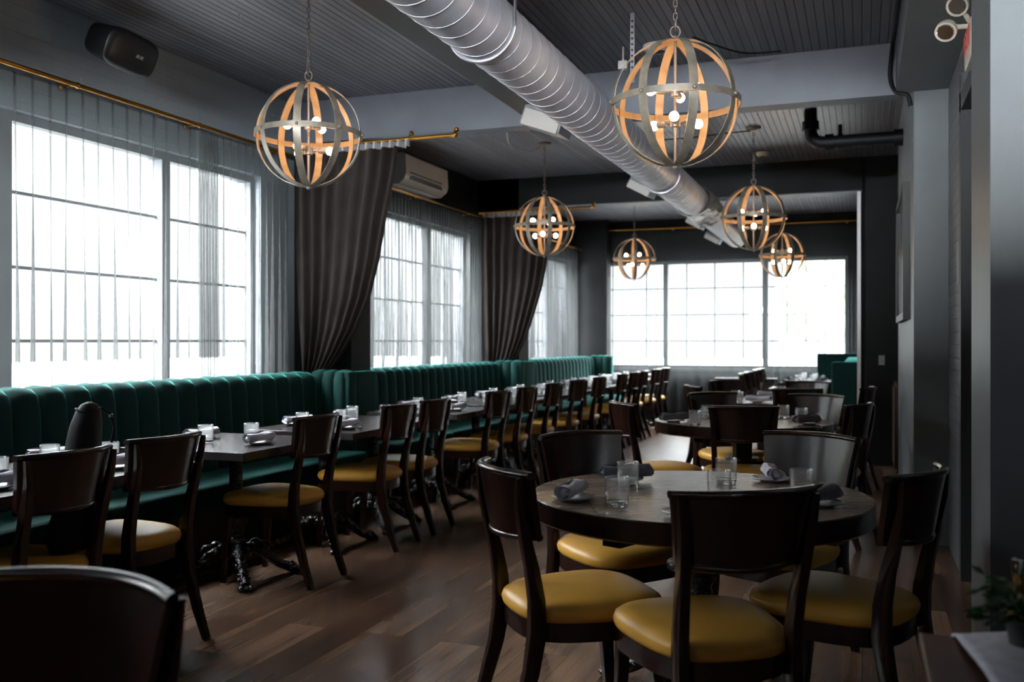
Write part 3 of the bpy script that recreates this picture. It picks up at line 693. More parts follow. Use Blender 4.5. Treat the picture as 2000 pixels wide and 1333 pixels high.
rect_table(-1.02, -.40, 11.3, 12.85, (11.7, 12.45), 'dark booth table nearer to us by the end window', 'booth tables')
rect_table(-1.02, -.40, 13.1, 14.4, (13.4, 14.1), 'dark booth table closest to the end window', 'booth tables')

def round_table(cx, cy, r, rot, label):
    t = thing('round_table', label, 'table', (cx, cy, 0), rot, 'round drop-leaf tables')
    mb = MB(); n = 96; z1, z0 = TZ, TZ - .075
    mb.rings([[(q * math.cos(2 * PI * j / n), q * math.sin(2 * PI * j / n), z) for j in range(n)] for q, z in ((r - .03, z0), (r - .006, z0), (r, z0 + .006), (r, z1 - .004), (r - .004, z1))], True, False)
    mb.build('rim', M['wood'], t, smooth=True, angle=40)
    # square middle and four segment leaves with fine gaps
    s = (r - .004) / math.sqrt(2); g = .0015
    MB().box(-s + g, s - g, -s + g, s - g, z1 - .03, z1 + .0006).build('tabletop', M['roundtop'], t)
    MB().box(-s, s, -s, s, z1 - .034, z1 - .0302).build('underboard', M['black'], t)
    for k in range(4):
        a0 = -PI / 4 + k * PI / 2; rr = r - .004
        pts = [(rr * math.cos(a0 + PI / 2 * i / 24), rr * math.sin(a0 + PI / 2 * i / 24)) for i in range(25)]
        c_, s_ = math.cos(k * PI / 2) * g, math.sin(k * PI / 2) * g
        pts = [(x + c_ * (1 if i in (0, 24) else 0), y + s_ * (1 if i in (0, 24) else 0)) for i, (x, y) in enumerate(pts)]
        m2 = len(pts)
        MB().add([(x, y, z1 + .0005) for x, y in pts] + [(x, y, z1 - .03) for x, y in pts], [tuple(range(m2)), tuple(range(2 * m2 - 1, m2 - 1, -1))] + [(i, m2 + i, m2 + (i + 1) % m2, (i + 1) % m2) for i in range(m2)]).build('leaf', M['roundtop'], t)
        a = k * PI / 2 + PI / 4
        q = MB(); mt = Matrix.Rotation(a, 4, 'Z'); q.box(r * .62, r * .88, -.035, .035, z0 - .035, z0 + .01, mtx=mt); q.build('leaf_bracket', M['wood'], t)
    MB().box(-.33, .33, -.04, .04, z0 - .03, z0 + .03).box(-.04, .04, -.33, .33, z0 - .03, z0 + .03).build('cross_brace', M['black'], t)
    MB().box(-.055, .055, -.055, .055, .46, z0 - .03, bev=.004).build('post', M['black'], t)
    scroll_base(t, 0, 0, .50, 1.25)
round_table(-.555, 3.45, .60, math.radians(23), 'large round wooden table nearest to us, set with tumblers')
round_table(-.776, 6.70, .60, math.radians(20), 'round wooden table in the middle of the right row')
round_table(-.84, 9.10, .60, math.radians(20), 'round wooden table farthest back in the right row')

# ------------------------------------------------------------------ place settings
def tumbler_mesh():
    n = 32
    def rg(r, z, fl=0): return [(max(r, 1e-4) * (1 - (fl if j % 2 else 0)) * math.cos(2 * PI * j / n), max(r, 1e-4) * (1 - (fl if j % 2 else 0)) * math.sin(2 * PI * j / n), z) for j in range(n)]
    mb = MB()
    mb.rings([rg(.036, 0), rg(.0385, .002, .03), rg(.039, .014, .05), rg(.0385, .016), rg(.037, .0165, .0), rg(.001, .0155)], True, False, 0)   # solid base
    mb.rings([rg(.001, 0), rg(.036, 0)], True, False, 0)
    mb.rings([rg(.0386, .0168, .0), rg(.0392, .018, .05), rg(.0398, .034, .05), rg(.0400, .040, .02), rg(.0415, .096), rg(.0405, .0975), rg(.0396, .096), rg(.0375, .04), rg(.0368, .0168)], True, False, 1)
    return mb.mesh('tumbler', [M['glass'], M['thin']], True, 35, fix=True)
TUM = tumbler_mesh()
PLATE = MB().lathe([(.001, 0), (.04, 0), (.045, .004), (.072, .010), (.076, .014), (.0745, .0155), (.068, .0125), (.044, .007), (.001, .0065)], 40).mesh('side_plate', M['plate'], True, 50)
def napkin_mesh(seed, m):
    rnd = random.Random(seed); R = []; n = 22; a1, a2, a3 = [rnd.uniform(0, 6) for _ in range(3)]
    Lh = rnd.uniform(.10, .118)
    for i in range(19):
        s = -1 + 2 * i / 18; pinch = 1 - .22 * math.exp(-(s * 2.2 + .3) ** 2)
        ring = []
        for j in range(n):
            a = 2 * PI * j / n
            r = .027 * pinch * (1 + .10 * math.sin(2 * a + a1 + s) + .06 * math.sin(5 * a + a2 + 4 * s) + .18 * max(0, abs(s) - .6) * math.sin(3 * a + a3))
            ring.append((s * Lh + .004 * math.sin(3 * a + a2) * abs(s), r * 1.12 * math.cos(a) + .006 * math.sin(2.4 * s + a1), .024 + r * .86 * math.sin(a)))
        R.append(ring)
    mb = MB()
    # open spiral ends: inner ring sunk inwards
    e0 = [(x + .018, y * .72, .024 + (z - .024) * .72) for x, y, z in R[0]]; e1 = [(x - .018, y * .72, .024 + (z - .024) * .72) for x, y, z in R[-1]]
    c0 = [(x + .002, y * .35, .024 + (z - .024) * .35) for x, y, z in R[0]]; c1 = [(x - .002, y * .35, .024 + (z - .024) * .35) for x, y, z in R[-1]]
    mb.rings([c0, e0] + R + [e1, c1], True, True)
    # loose flap of the cloth wrapped over the roll
    mb.grid(lambda u, v: ((-.9 + 1.5 * u) * Lh, .031 * math.cos(-.6 + 1.7 * v) * 1.1, .024 + .027 * math.sin(-.6 + 1.7 * v) + .002 + .002 * math.sin(9 * u)), 10, 6)
    return mb.mesh('rolled_napkin', m, True, 60)
NAP = [napkin_mesh(s, M['linen']) for s in (1, 2, 3, 4)]; NAPD = [napkin_mesh(s, M['linendark']) for s in (5, 6)]
def ob(name, me, loc, rz, label, cat, group):
    o = bpy.data.objects.new(name, me); C.objects.link(o); o.location = loc; o.rotation_euler = (0, 0, rz); return tag(o, label, cat, group)
def setting(x, y, dirx, where, gx, gy, ang=None, dark=False, flat=False):
    """plate with rolled napkin at x,y and a tumbler at gx,gy"""
    z = TZ + .0012
    ob('side_plate', PLATE, (x, y, z), 0, 'side plate ' + where, 'plate', 'side plates')
    nm = (NAPD if dark else NAP)[random.randrange(2 if dark else 4)]
    ob('rolled_napkin', nm, (x + random.uniform(-.01, .01), y + random.uniform(-.01, .01), z + .0135), ang if ang is not None else math.radians(78) + random.uniform(-.2, .2), ('dark grey' if dark else 'pale grey') + ' napkin roll ' + where, 'napkin', 'rolled napkins')
    if gx is not None: ob('tumbler', TUM, (gx, gy, z), random.uniform(0, 6), 'clear tumbler ' + where, 'glass', 'water tumblers')
pos_words = {0: ('nearest', 'on'), 1: ('next', 'on')}
short = ['banquette table at the left edge', 'banquette table by the black bag', 'second banquette table', 'third banquette table', 'fourth banquette table', 'fifth banquette table', 'sixth banquette table', 'seventh banquette table', 'eighth banquette table', 'last banquette table']
for ti, (x0, x1, y0, y1, bs) in enumerate(TABLES):
    if ti == 0: continue
    ys = [(y0 + y1) / 2] if y1 - y0 < 1 else [y0 + .30, y1 - .30]
    if ti == 1: ys = [2.68, 3.26]
    for k, yy in enumerate(ys):
        end = '' if len(ys) == 1 else (', near end' if k == 0 else ', far end')
        jy = random.uniform(-.03, .03)
        setting(x1 - .17, yy + jy - .06, 0, 'aisle side of the %s%s' % (short[ti], end), x1 - .31, yy + jy + .07)
        setting(x0 + .13, yy + jy + .06, 0, 'window side of the %s%s' % (short[ti], end), x0 + .28, yy + jy - .10)
# round table settings
N1 = 'nearest round table'
def g_only(x, y, where): ob('tumbler', TUM, (x, y, TZ + .0012), random.uniform(0, 6), 'clear tumbler ' + where, 'glass', 'water tumblers')
setting(-.935, 3.15, 0, 'at the left of the ' + N1, -.765, 3.085, math.radians(87))
setting(-.873, 3.64, 0, 'at the back left of the ' + N1, -.822, 3.48, math.radians(39), dark=True)
setting(-.335, 3.84, 0, 'at the back right of the ' + N1, -.492, 3.72, math.radians(103))
setting(-.13, 3.33, 0, 'at the right of the ' + N1, -.20, 3.49, math.radians(60), dark=True)
setting(-.52, 2.99, 0, 'at the front of the ' + N1, -.47, 3.37, math.radians(110))
N2 = 'middle round table'
setting(-1.20, 6.42, 0, 'at the left of the ' + N2, -1.02, 6.20, math.radians(47), dark=True)
setting(-1.02, 7.05, 0, 'at the back left of the ' + N2, -1.02, 6.72, math.radians(-40), dark=True)
setting(-.40, 7.05, 0, 'at the back right of the ' + N2, -.52, 6.93, math.radians(100), dark=True)
setting(-.33, 6.52, 0, 'at the right of the ' + N2, -.385, 6.70, math.radians(53), dark=True)
setting(-.70, 6.28, 0, 'at the front of the ' + N2, -.62, 6.5, math.radians(15), dark=True)
N3 = 'far round table'
setting(-1.16, 9.0, 0, 'at the left of the ' + N3, -1.08, 8.82, math.radians(80))
setting(-.88, 8.72, 0, 'at the front of the ' + N3, -1.03, 8.62, math.radians(-10))
setting(-.50, 9.2, 0, 'at the right of the ' + N3, -.6, 9.05, math.radians(90))
setting(-.85, 9.5, 0, 'at the back of the ' + N3, -.7, 9.4, math.radians(10))
for k, (yy, nm) in enumerate(((11.6, 'near end of the nearer booth table'), (12.4, 'far end of the nearer booth table'), (13.4, 'near end of the farther booth table'), (14.1, 'far end of the farther booth table'))):
    setting(-.90, yy, 0, 'on the chair side, ' + nm, -.78, yy + .14, dark=True); setting(-.52, yy, 0, 'on the bench side, ' + nm, -.62, yy - .12, dark=True)

# ------------------------------------------------------------------ chandeliers
def chandelier_meshes(R=.29):
    D = {}; w_ = .040; th = .004
    hoops = []
    for k in range(4):
        mb = MB(); n = 64
        for sgn, off, mi in ((1, 0, 0), (-1, 0, 1)):
            rr = R if mi == 0 else R - th
            vs = []; fs = []
            for i in range(n):
                a = 2 * PI * i / n
                for s in (-1, 1): vs.append((rr * math.cos(a), s * w_ / 2, rr * math.sin(a)))
            for i in range(n): j = (i + 1) % n; fs.append((2 * i, 2 * i + 1, 2 * j + 1, 2 * j) if mi == 0 else (2 * i, 2 * j, 2 * j + 1, 2 * i + 1))
            mb.add(vs, fs, mi)
        for s in (-1, 1):
            vs = []; fs = []
            for i in range(n):
                a = 2 * PI * i / n
                for rr in (R, R - th): vs.append((rr * math.cos(a), s * w_ / 2, rr * math.sin(a)))
            for i in range(n): j = (i + 1) % n; fs.append((2 * i, 2 * i + 1, 2 * j + 1, 2 * j))
            mb.add(vs, fs, 0)
        mt = Matrix.Rotation(PI / 4 * k + .2, 4, 'Z'); mb.v = [tuple(mt @ Vector(v)) for v in mb.v]
        hoops.append(mb.mesh('hoop', [M['hoopout'], M['hoopin']], True, 40, fix=False))
    mb = MB(); n = 72; Re = R + .005; h = .030
    mb.rings([[(q * math.cos(2 * PI * j / n), q * math.sin(2 * PI * j / n), z) for j in range(n)] for q, z in ((Re, -h / 2), (Re, h / 2))], True, False, 0)
    mb.rings([[(q * math.cos(2 * PI * j / n), q * math.sin(2 * PI * j / n), z) for j in range(n)] for q, z in ((Re - .004, -h / 2), (Re - .004, h / 2))], True, False, 1)
    for z in (-h / 2, h / 2): mb.rings([[(q * math.cos(2 * PI * j / n), q * math.sin(2 * PI * j / n), z) for j in range(n)] for q in (Re, Re - .004)], True, False, 0)
    for k in range(8):
        a = PI / 4 * k + .2; mb.sphere(((Re + .004) * math.cos(a), (Re + .004) * math.sin(a), 0), .010, 8, mi=0)
    D['ring'] = mb.mesh('equator_ring', [M['hoopout'], M['hoopin']], True, 40, fix=False); D['hoops'] = hoops
    D['stem'] = MB().tube([(0, 0, -R + .003), (0, 0, R + .02)], .007, 10).sphere((0, 0, -R + .0), .014, 10).sphere((0, 0, R + .008), .016, 10).mesh('stem', M['lampmetal'], True, 40)
    mb = MB()
    for a in (0, 1): 
        mb.tube([(0.022 * math.cos(u) * (1 if a == 0 else 0), .022 * math.cos(u) * (0 if a == 0 else 1), R + .04 + .026 * math.sin(u) + a * .03) for u in [2 * PI * i / 16 for i in range(16)]], .004, 6, closed=True)
    D['loop'] = mb.mesh('hanging_loop', M['lampmetal'], True)
    arms = []; bulbs = []
    for lv, z in enumerate((.055, -.085)):
        for k in range(3):
            a = 2 * PI * k / 3 + (.4 if lv else 1.3); c, s = math.cos(a), math.sin(a)
            mb = MB(); mb.tube([(0, 0, z), (.05 * c, .05 * s, z)], .006, 8); mb.tube([(.05 * c, .05 * s, z), (.055 * c, .055 * s, z), (.095 * c, .095 * s, z)], [.012, .016, .015], 12)
            if k == 0: mb.lathe([(.006, -.025), (.022, -.022), (.024, 0), (.022, .018), (.012, .024), (.006, .026)], 16, (0, 0, z))
            arms.append(mb.mesh('arm', M['lampmetal'], True, 40))
            bulbs.append(MB().sphere((.117 * c, .117 * s, z), .0225, 14).mesh('bulb', M['bulb'], True))
    D['arms'] = arms; D['bulbs'] = bulbs
    return D
CH = chandelier_meshes()
def chain(z0, z1, parent):
    mb = MB(); z = z0; i = 0
    while z < z1:
        pts = []
        for u in [2 * PI * q / 12 for q in range(12)]:
            a, b = .009 * math.cos(u), .019 * math.sin(u)
            pts.append((a, 0, z + b) if i % 2 == 0 else (0, a, z + b))
        mb.tube(pts, .0026, 6, closed=True); z += .030; i += 1
    mb.build('chain', M['lampmetal'], parent, smooth=True)
def chandelier(x, y, z, rz, label):
    t = thing('globe_chandelier', label, 'chandelier', (x, y, z), rz, 'hooped globe chandeliers')
    def add(nm, me):
        o = bpy.data.objects.new(nm, me); C.objects.link(o); o.parent = t; return o
    for me in CH['hoops']: add('hoop', me)
    add('equator_ring', CH['ring']); add('stem', CH['stem']); add('hanging_loop', CH['loop'])
    for a, b in zip(CH['arms'], CH['bulbs']):
        ar = add('arm', a); bo = bpy.data.objects.new('bulb', b); C.objects.link(bo); bo.parent = ar
    chain(.29 + .11, ZC - z - .03, t)
    MB().lathe([(.001, -.03), (.02, -.03), (.03, -.025), (.06, -.018), (.065, 0), (.001, 0)], 24, (0, 0, ZC - z - .0005)).build('canopy', M['lampmetal'], t, smooth=True, angle=40)
chandelier(-2.892, 4.57, 2.447, .15, 'globe chandelier hanging nearest the left windows, in front of the beam')
chandelier(-.805, 4.35, 2.39, .26, 'largest globe chandelier, above the nearest round table')
chandelier(-2.90, 8.78, 2.415, .3, 'globe chandelier between the two brown drapes')
chandelier(-.92, 8.80, 2.41, .25, 'globe chandelier right of the duct, above the far round table')
chandelier(-3.0, 13.1, 2.45, .1, 'small distant globe chandelier before the left of the end window')
chandelier(-.98, 12.85, 2.42, .35, 'small distant globe chandelier before the right of the end window')

# ------------------------------------------------------------------ duct and ceiling equipment
t = thing('spiral_duct', 'grey spiral ventilation duct running the length of the ceiling', 'duct', (-1.583, 0, 2.70))
RD = .152
MB().tube([(0, y, 0) for y in (-3.0, 0, 3, 6, 9.6)], RD, 40).build('pipe', M['duct'], t, smooth=True, angle=40)
MB().tube([(0, 10.3, .0), (0, 12.95, 0)], RD * .93, 40).build('pipe', M['duct'], t, smooth=True, angle=40)
def helix(y0, y1, r, pitch):
    n = int((y1 - y0) / pitch * 28); return [(r * math.cos(2 * PI * i / 28), y0 + (y1 - y0) * i / n, r * math.sin(2 * PI * i / 28)) for i in range(n + 1)]
MB().tube(helix(-3.0, 9.6, RD + .0005, .135), .0024, 6).build('spiral_seam', M['seam'], t, smooth=True)
MB().tube(helix(10.3, 12.95, RD * .93 + .001, .12), .0035, 6).build('spiral_seam', M['seam'], t, smooth=True)
MB().tube([(0, 12.93, 0), (0, 12.97, 0)], RD * .96, 32).build('end_cap', M['seam'], t, smooth=True, angle=40)
mb = MB(); rnd = random.Random(4)
R = []
for i in range(22):
    y = 9.45 + i * .045; q = []
    for j in range(32):
        a = 2 * PI * j / 32; r = (RD + .012) * (1 + rnd.uniform(-.05, .07) + .10 * math.exp(-((i - 11) / 5) ** 2) * math.sin(a * 1 + .6)); q.append((r * 1.12 * math.cos(a), y, r * .92 * math.sin(a)))
    R.append(q)
mb.rings(R, True, False); mb.build('foil_wrap', M['foil'], t, smooth=True, angle=30)
for y, z1 in ((3.9, .53), (7.9, .53)):
    mb = MB(); mb.box(.158, .162, y - .012, y + .012, -.02, z1 - .005); mb.build('hanger_strap', M['seam'], t)
for y in (3.9, 7.9): MB().tube([((RD + .004) * math.cos(a), y, (RD + .004) * math.sin(a)) for a in [PI + PI * i / 20 for i in range(21)]], .006, 6, flat=(2.2, .5)).build('hanger_band', M['seam'], t, smooth=True)
# diffuser boots hanging off the duct side
def boot(y, x0, x1, z0, z1, ly, tilt, label, m=M['trimgrey']):
    t = thing('air_diffuser', label, 'air diffuser', ((x0 + x1) / 2, y, (z0 + z1) / 2), 0, 'grey duct diffusers'); a, c = (x1 - x0) / 2, (z1 - z0) / 2
    mt = Matrix.Rotation(tilt, 4, 'Y')
    MB().box(-a, a, -ly / 2, ly / 2, -c, c, mtx=mt, bev=.006).build('housing', m, t, smooth=True, angle=40)
    MB().box(-a * .9, a * .9, -ly / 2 - .012, -ly / 2 + .006, -c - .01, c * .2, mtx=mt).build('flange', M['white'], t)
boot(6.30, -2.2, -1.9, 2.76, 2.93, .26, .35, 'grey boxy diffuser where the rail meets the near beam')
boot(8.35, -1.95, -1.72, 2.62, 2.72, .22, .5, 'pale diffuser on the duct side past the near beam')
boot(11.3, -1.95, -1.74, 2.66, 2.74, .22, .5, 'pale diffuser on the duct side past the far beam')
boot(12.7, -1.95, -1.74, 2.62, 2.70, .22, .5, 'pale diffuser at the far end of the duct')
tag(MB().box(-1.95, -1.87, 7.0, 7.95, 2.86, 2.92, bev=.004).box(-1.92, -1.90, 7.1, 7.12, 2.9, ZC).box(-1.92, -1.90, 7.8, 7.82, 2.9, ZC).build('strip_light', M['white'], None), 'pale strip light housing beside the duct past the near beam', 'light housing')
tag(MB().box(-1.95, -1.87, 11.5, 12.5, 2.78, 2.82, bev=.004).box(-1.92, -1.90, 11.6, 11.62, 2.8, ZC).box(-1.92, -1.90, 12.4, 12.42, 2.8, ZC).build('strip_light', M['white'], None), 'pale strip light housing beside the far end of the duct', 'light housing')
# small bracket plates on the rail
tag(MB().box(-2.03, -1.78, 4.6, 4.66, 2.86, 2.905).box(-2.03, -1.99, 4.6, 4.66, 2.86, 2.93).build('rail_bracket', M['seam'], None), 'small galvanised bracket between the rail and the duct', 'bracket')
# perforated strap
mb = MB(); mb.box(-1.28, -1.255, 5.48, 5.485, 2.82, ZC)
for i in range(11): mb.tube([(-1.2675, 5.474, 2.84 + i * .034), (-1.2675, 5.479, 2.84 + i * .034)], .007, 8, mi=1)
tag(mb.build('perforated_strap', [M['seam'], M['black']], None), 'perforated metal strap hanging from the ceiling behind the duct', 'strap')
# black drain pipe, top right
t = thing('drain_pipe', 'black drain pipe with elbow dropping from the ceiling at the top right', 'pipe', (0, 8.3, 0))
P = [(-.405, 0, ZC), (-.405, 0, 3.05)] + [(-.405 + .10 * (1 - math.cos(a)), 0, 3.05 - .10 * math.sin(a)) for a in [PI / 2 * i / 8 for i in range(1, 9)]] + [(.31, 0, 2.95)]
MB().tube(P, .052, 20).build('pipe', M['plastic'], t, smooth=True, angle=60)
MB().tube([(-.405, 0, 3.06), (-.405, 0, 3.13)], .068, 20).build('collar', M['plastic'], t, smooth=True, angle=40)
MB().tube([(-.29, 0, 2.95), (-.22, 0, 2.95)], .066, 20).build('collar', M['plastic'], t, smooth=True, angle=40)
MB().tube([(-.19, 0, 2.95), (-.15, 0, 2.95)], .066, 20).box(-.185, -.155, -.01, .01, 2.95, 3.09).build('pipe_clamp', M['plastic'], t, smooth=True, angle=40)
MB().tube([(.24, 0, 2.95), (.31, 0, 2.95)], .068, 20).build('collar', M['plastic'], t, smooth=True, angle=40)
# cables
def cable(pts, r, label, m=M['plastic']):
    # smooth path through points
    V = [Vector(p) for p in pts]; out_ = []
    for i in range(len(V) - 1):
        p0, p1, p2, p3 = V[max(i - 1, 0)], V[i], V[i + 1], V[min(i + 2, len(V) - 1)]
        for k in range(8):
            u = k / 8; out_.append(.5 * ((2 * p1) + (-p0 + p2) * u + (2 * p0 - 5 * p1 + 4 * p2 - p3) * u * u + (-p0 + 3 * p1 - 3 * p2 + p3) * u ** 3))
    out_.append(V[-1]); tag(MB().tube(out_, r, 8).build('cable', m, None, smooth=True), label, 'cable')
cable([(.19, 5.2, 3.2), (.185, 6.2, 3.19), (.175, 6.55, 3.12), (.17, 6.59, 3.0), (.20, 6.56, 2.90), (.27, 6.56, 2.87), (.29, 6.57, 2.80)], .014, 'thick black cable drooping over the right end of the near beam')
cable([(-1.0, 6.0, 3.215), (-.9, 6.1, 3.19), (-.72, 6.3, 3.17), (-.5, 6.45, 3.2)], .006, 'thin black cable along the ceiling behind the largest chandelier')
cable([(-1.9, 8.9, 3.2), (-1.45, 8.85, 3.19), (-1.2, 8.8, 3.195), (-.95, 8.8, 3.20)], .006, 'thin black cable leading to the chandelier above the far round table')
cable([(-3.0, 8.0, 3.21), (-3.08, 8.3, 3.13), (-2.98, 8.6, 3.12), (-2.92, 8.75, 3.2)], .005, 'thin grey cable curling to the chandelier between the drapes', M['seam'])
# smoke detectors and sensor
def detector(x, y, z, r, label, m=M['white']):
    t = thing('smoke_detector', label, 'smoke detector', (x, y, z))
    MB().lathe([(.001, 0), (r, 0), (r, -.018), (r * .8, -.035), (r * .55, -.04), (.001, -.04)], 28).build('housing', m, t, smooth=True, angle=40)
    MB().lathe([(r * .3, -.036), (r * .45, -.0415), (r * .3, -.043), (.001, -.043)], 20).build('vent_ring', M['darkgrey'], t, smooth=True)
detector(-1.25, 6.15, ZC, .10, 'white smoke detector on the ceiling seen through the largest chandelier', M['litwhite'])  # dome's glow put into a whiter colour
detector(-.95, 9.9, ZC - .02, .06, 'small cream smoke detector on the ceiling below the largest chandelier', M['cream'])
tag(MB().box(-1.50, -1.44, 6.07, 6.12, 3.08, 3.135, bev=.004).box(-1.475, -1.465, 6.09, 6.10, 3.13, ZC).build('motion_sensor', M['white'], None), 'small white sensor box on the ceiling left of the largest chandelier', 'sensor')
# ceiling hooks
for k, (x, y, lb) in enumerate(((-2.72, 3.75, 'above and right of the left chandelier canopy'), (-2.55, 3.80, 'second from the rail beside the left canopy'), (-3.3, 3.75, 'between the speaker and the left chandelier chain'), (-3.45, 4.7, 'above the near window rod'))):
    tag(MB().tube([(x, y, ZC), (x, y, ZC - .02)] + [(x + .012 - .012 * math.cos(a), y, ZC - .02 - .012 * math.sin(a)) for a in [PI * i / 8 for i in range(1, 9)]], .002, 6).build('ceiling_hook', M['silver'], None, smooth=True), 'tiny metal ceiling hook ' + lb, 'hook', 'ceiling hooks')
# speaker
t = thing('wall_speaker', 'black wall speaker mounted high above the nearest side window', 'speaker', (-4.05, 4.43, 3.0), 0)
t.rotation_euler = (0, math.radians(24), math.radians(6))
def spk(sc_, x):
    return [(x, y * sc_, z * sc_) for y, z in [(.225 * math.copysign(abs(math.cos(a)) ** .45, math.cos(a)), .115 * math.copysign(abs(math.sin(a)) ** .6, math.sin(a))) for a in [2 * PI * i / 32 for i in range(32)]]]
MB().rings([spk(.70, -.13), spk(.82, -.12), spk(.99, .03), spk(1.0, .05)]).build('cabinet', M['plastic'], t, smooth=True, angle=50)
MB().rings([spk(.99, .05), spk(.97, .062), spk(.80, .078), spk(.4, .086), spk(.02, .088)]).build('grille', M['black'], t, smooth=True, angle=60)
MB().box(-.24, -.08, -.02, .02, .0, .04).build('wall_bracket', M['black'], t)
cu = bpy.data.curves.new('badge', 'FONT'); cu.body = 'BOSE'; cu.size = .028; cu.extrude = .001; cu.align_x = 'CENTER'; cu.shear = .3; cu.materials.append(M['silver'])
o = text_mesh('badge', cu); o.parent = t; o.location = (.0895, .03, -.01); o.rotation_euler = (PI / 2, 0, PI / 2)
tag(o, 'small silver badge')
# air conditioner
t = thing('air_conditioner', 'white split air conditioner on the wall beside the large brown drape', 'air conditioner', (XL, 8.72, 2.82))
prof = [(0, .30), (.20, .30), (.225, .28), (.235, .10), (.215, .05), (.15, .0), (.0, .0)]
MB().rings([[(x, y, z) for x, z in prof] for y in (-.50, .49)]).build('housing', M['white'], t, smooth=True, angle=30)
mb = MB(); mb.add([(.2375, -.42, .125), (.2375, .33, .125), (.2225, .36, .055), (.2225, -.40, .055), (.20, -.42, .125), (.20, .33, .125), (.20, .36, .055), (.20, -.40, .055)], [(0, 1, 2, 3), (7, 6, 5, 4), (0, 4, 5, 1), (2, 6, 7, 3), (0, 3, 7, 4), (1, 5, 6, 2)]); mb.build('outlet', M['black'], t)
MB().box(.225, .240, -.38, .30, .085, .091).build('louvre', M['darkgrey'], t)
MB().box(.231, .237, .36, .42, .07, .078).build('display', M['silver'], t)

# ------------------------------------------------------------------ right side details
t = thing('picture_frame', 'tall dark framed picture on the right pier, seen edge-on', 'picture', (.31, 7.85, 1.93))
for a in (MB().box(-.045, 0, -.72, -.67, -.48, .48), MB().box(-.045, 0, .67, .72, -.48, .48), MB().box(-.045, 0, -.67, .67, -.48, -.43), MB().box(-.045, 0, -.67, .67, .43, .48)): a.build('frame', M['black'], t)
M['art'] = vary(mat('muted_print', (.12, .14, .15), .15), (.08, .10, .11), (.22, .25, .27), 2)
MB().box(-.028, -.004, -.67, .67, -.43, .43).build('picture', M['art'], t)
t = thing('exit_light', 'exit sign with two cream emergency spotlights on the right wall, seen edge-on', 'exit light', (.50, 4.98, 2.72))
MB().box(-.030, .012, -.15, .15, -.10, .08, bev=.006).build('sign_box', M['cream'], t, smooth=True, angle=40)
cu = bpy.data.curves.new('exit_text', 'FONT'); cu.body = 'EXIT'; cu.size = .13; cu.materials.append(M['red']); cu.extrude = .001; cu.align_x = 'CENTER'; cu.align_y = 'CENTER'
o = text_mesh('lettering', cu); o.parent = t; o.location = (-.0365, 0, 0); o.rotation_euler = (PI / 2, 0, -PI / 2); tag(o, 'red EXIT lettering')
for (x, y, z), d in (((-.075, -.06, .165), (-.3, -.75, -.55)), ((-.12, .02, .075), (-.25, -.7, -.65))):
    d = Vector(d).normalized(); c = Vector((x, y, z)); l = MB().tube([c - d * .05, c - d * .03, c + d * .0, c + d * .025], [.024, .040, .050, .050], 16).build('spotlight', M['cream'], t, smooth=True, angle=40)
    MB().tube([c + d * .0255, c + d * .029], [.040, .036], 16).build('lens', M['chrome'], l, smooth=True, angle=40)
    MB().tube([c - d * .04, (c + Vector((-.01, 0, .085))) / 2, Vector((-.01, 0, .075))], .012, 8).build('swivel_arm', M['cream'], l, smooth=True)
# notices on the brick
t = tag(MB().box(.507, .513, 5.85, 5.98, 1.62, 1.86, bev=.001).build('wall_notice', M['trimgrey'], None), 'small pale notice plate on the right brick wall', 'notice')
t = tag(MB().box(.16, .22, 10.585, 10.6, 1.05, 1.15, bev=.003).build('wall_switch', M['trimgrey'], None), 'small grey switch plate on the dark far right wall', 'switch')
M['redwood'] = vary(mat('red_brown_wood', (.05, .018, .012), .4), (.035, .012, .008), (.07, .025, .016), 6, (1, 1, .15))
t = thing('service_cabinet', 'low red-brown wood cabinet behind the right pier', 'cabinet', (.36, 9.95, 0))
MB().box(-.06, .4, -.4, .4, .06, .9, bev=.005).build('body', M['redwood'], t); MB().box(-.075, -.06, -.36, .36, .1, .86, bev=.003).build('door', M['redwood'], t); MB().box(-.04, .38, -.38, .38, 0, .06).build('plinth', M['black'], t)
# low cabinet under the end window
t = thing('low_cabinet', 'low dark cabinet standing below the end window', 'cabinet', (-1.62, 14.45, 0))
MB().box(-.42, .42, -.17, .17, .08, .72, bev=.004).build('body', M['black'], t); MB().box(-.45, .45, -.2, .19, .72, .75, bev=.004).build('top', M['wood'], t)
for s in (-1, 1): MB().box(min(s * .01, s * .40), max(s * .01, s * .40), -.185, -.17, .1, .7, bev=.003).build('door', M['black'], t)
MB().box(-.4, .4, -.15, .15, 0, .08).build('plinth', M['black'], t)

# near table at the bottom right with cloth, plant and bottle
t = thing('side_table', 'dark wooden table corner at the bottom right', 'table', (.50, 1.45, 0))
MB().box(-.40, .45, -.6, .515, .705, .745, bev=.006).build('tabletop', M['redwood'], t, smooth=True, angle=40)
for x, y in ((-.34, .45), (.39, .45), (-.34, -.54), (.39, -.54)): MB().bar([(x, y, .705), (x, y, 0)], [.055, .035], [.055, .035]).build('leg', M['redwood'], t)
mb = MB()
def cloth(u, v):
    x = .155 + .62 * u + .05 * (1 - v) * 0; y = 2.0 - .95 * v - .10 * u * (1 - v); x += (.0 + .09 * v * (1 - u))
    z = .752 + .006 * math.sin(9 * u + 3 * v) + .010 * max(0, math.sin(7 * (u + .7 * v))) ** 3
    if y > 1.93: z -= (y - 1.93) * .2
    return (x, min(y, 1.962), z)
mb.grid(cloth, 40, 40)
o = mb.build('folded_cloth', M['linen'], None, smooth=True); tag(o, 'pale grey cloth spread on the dark table at the bottom right', 'cloth')
md = o.modifiers.new('thickness', 'SOLIDIFY'); md.thickness = .004; md.offset = 1
t = thing('potted_plant', 'green leafy plant on the grey cloth at the right edge', 'plant', (.268, 1.86, .762))
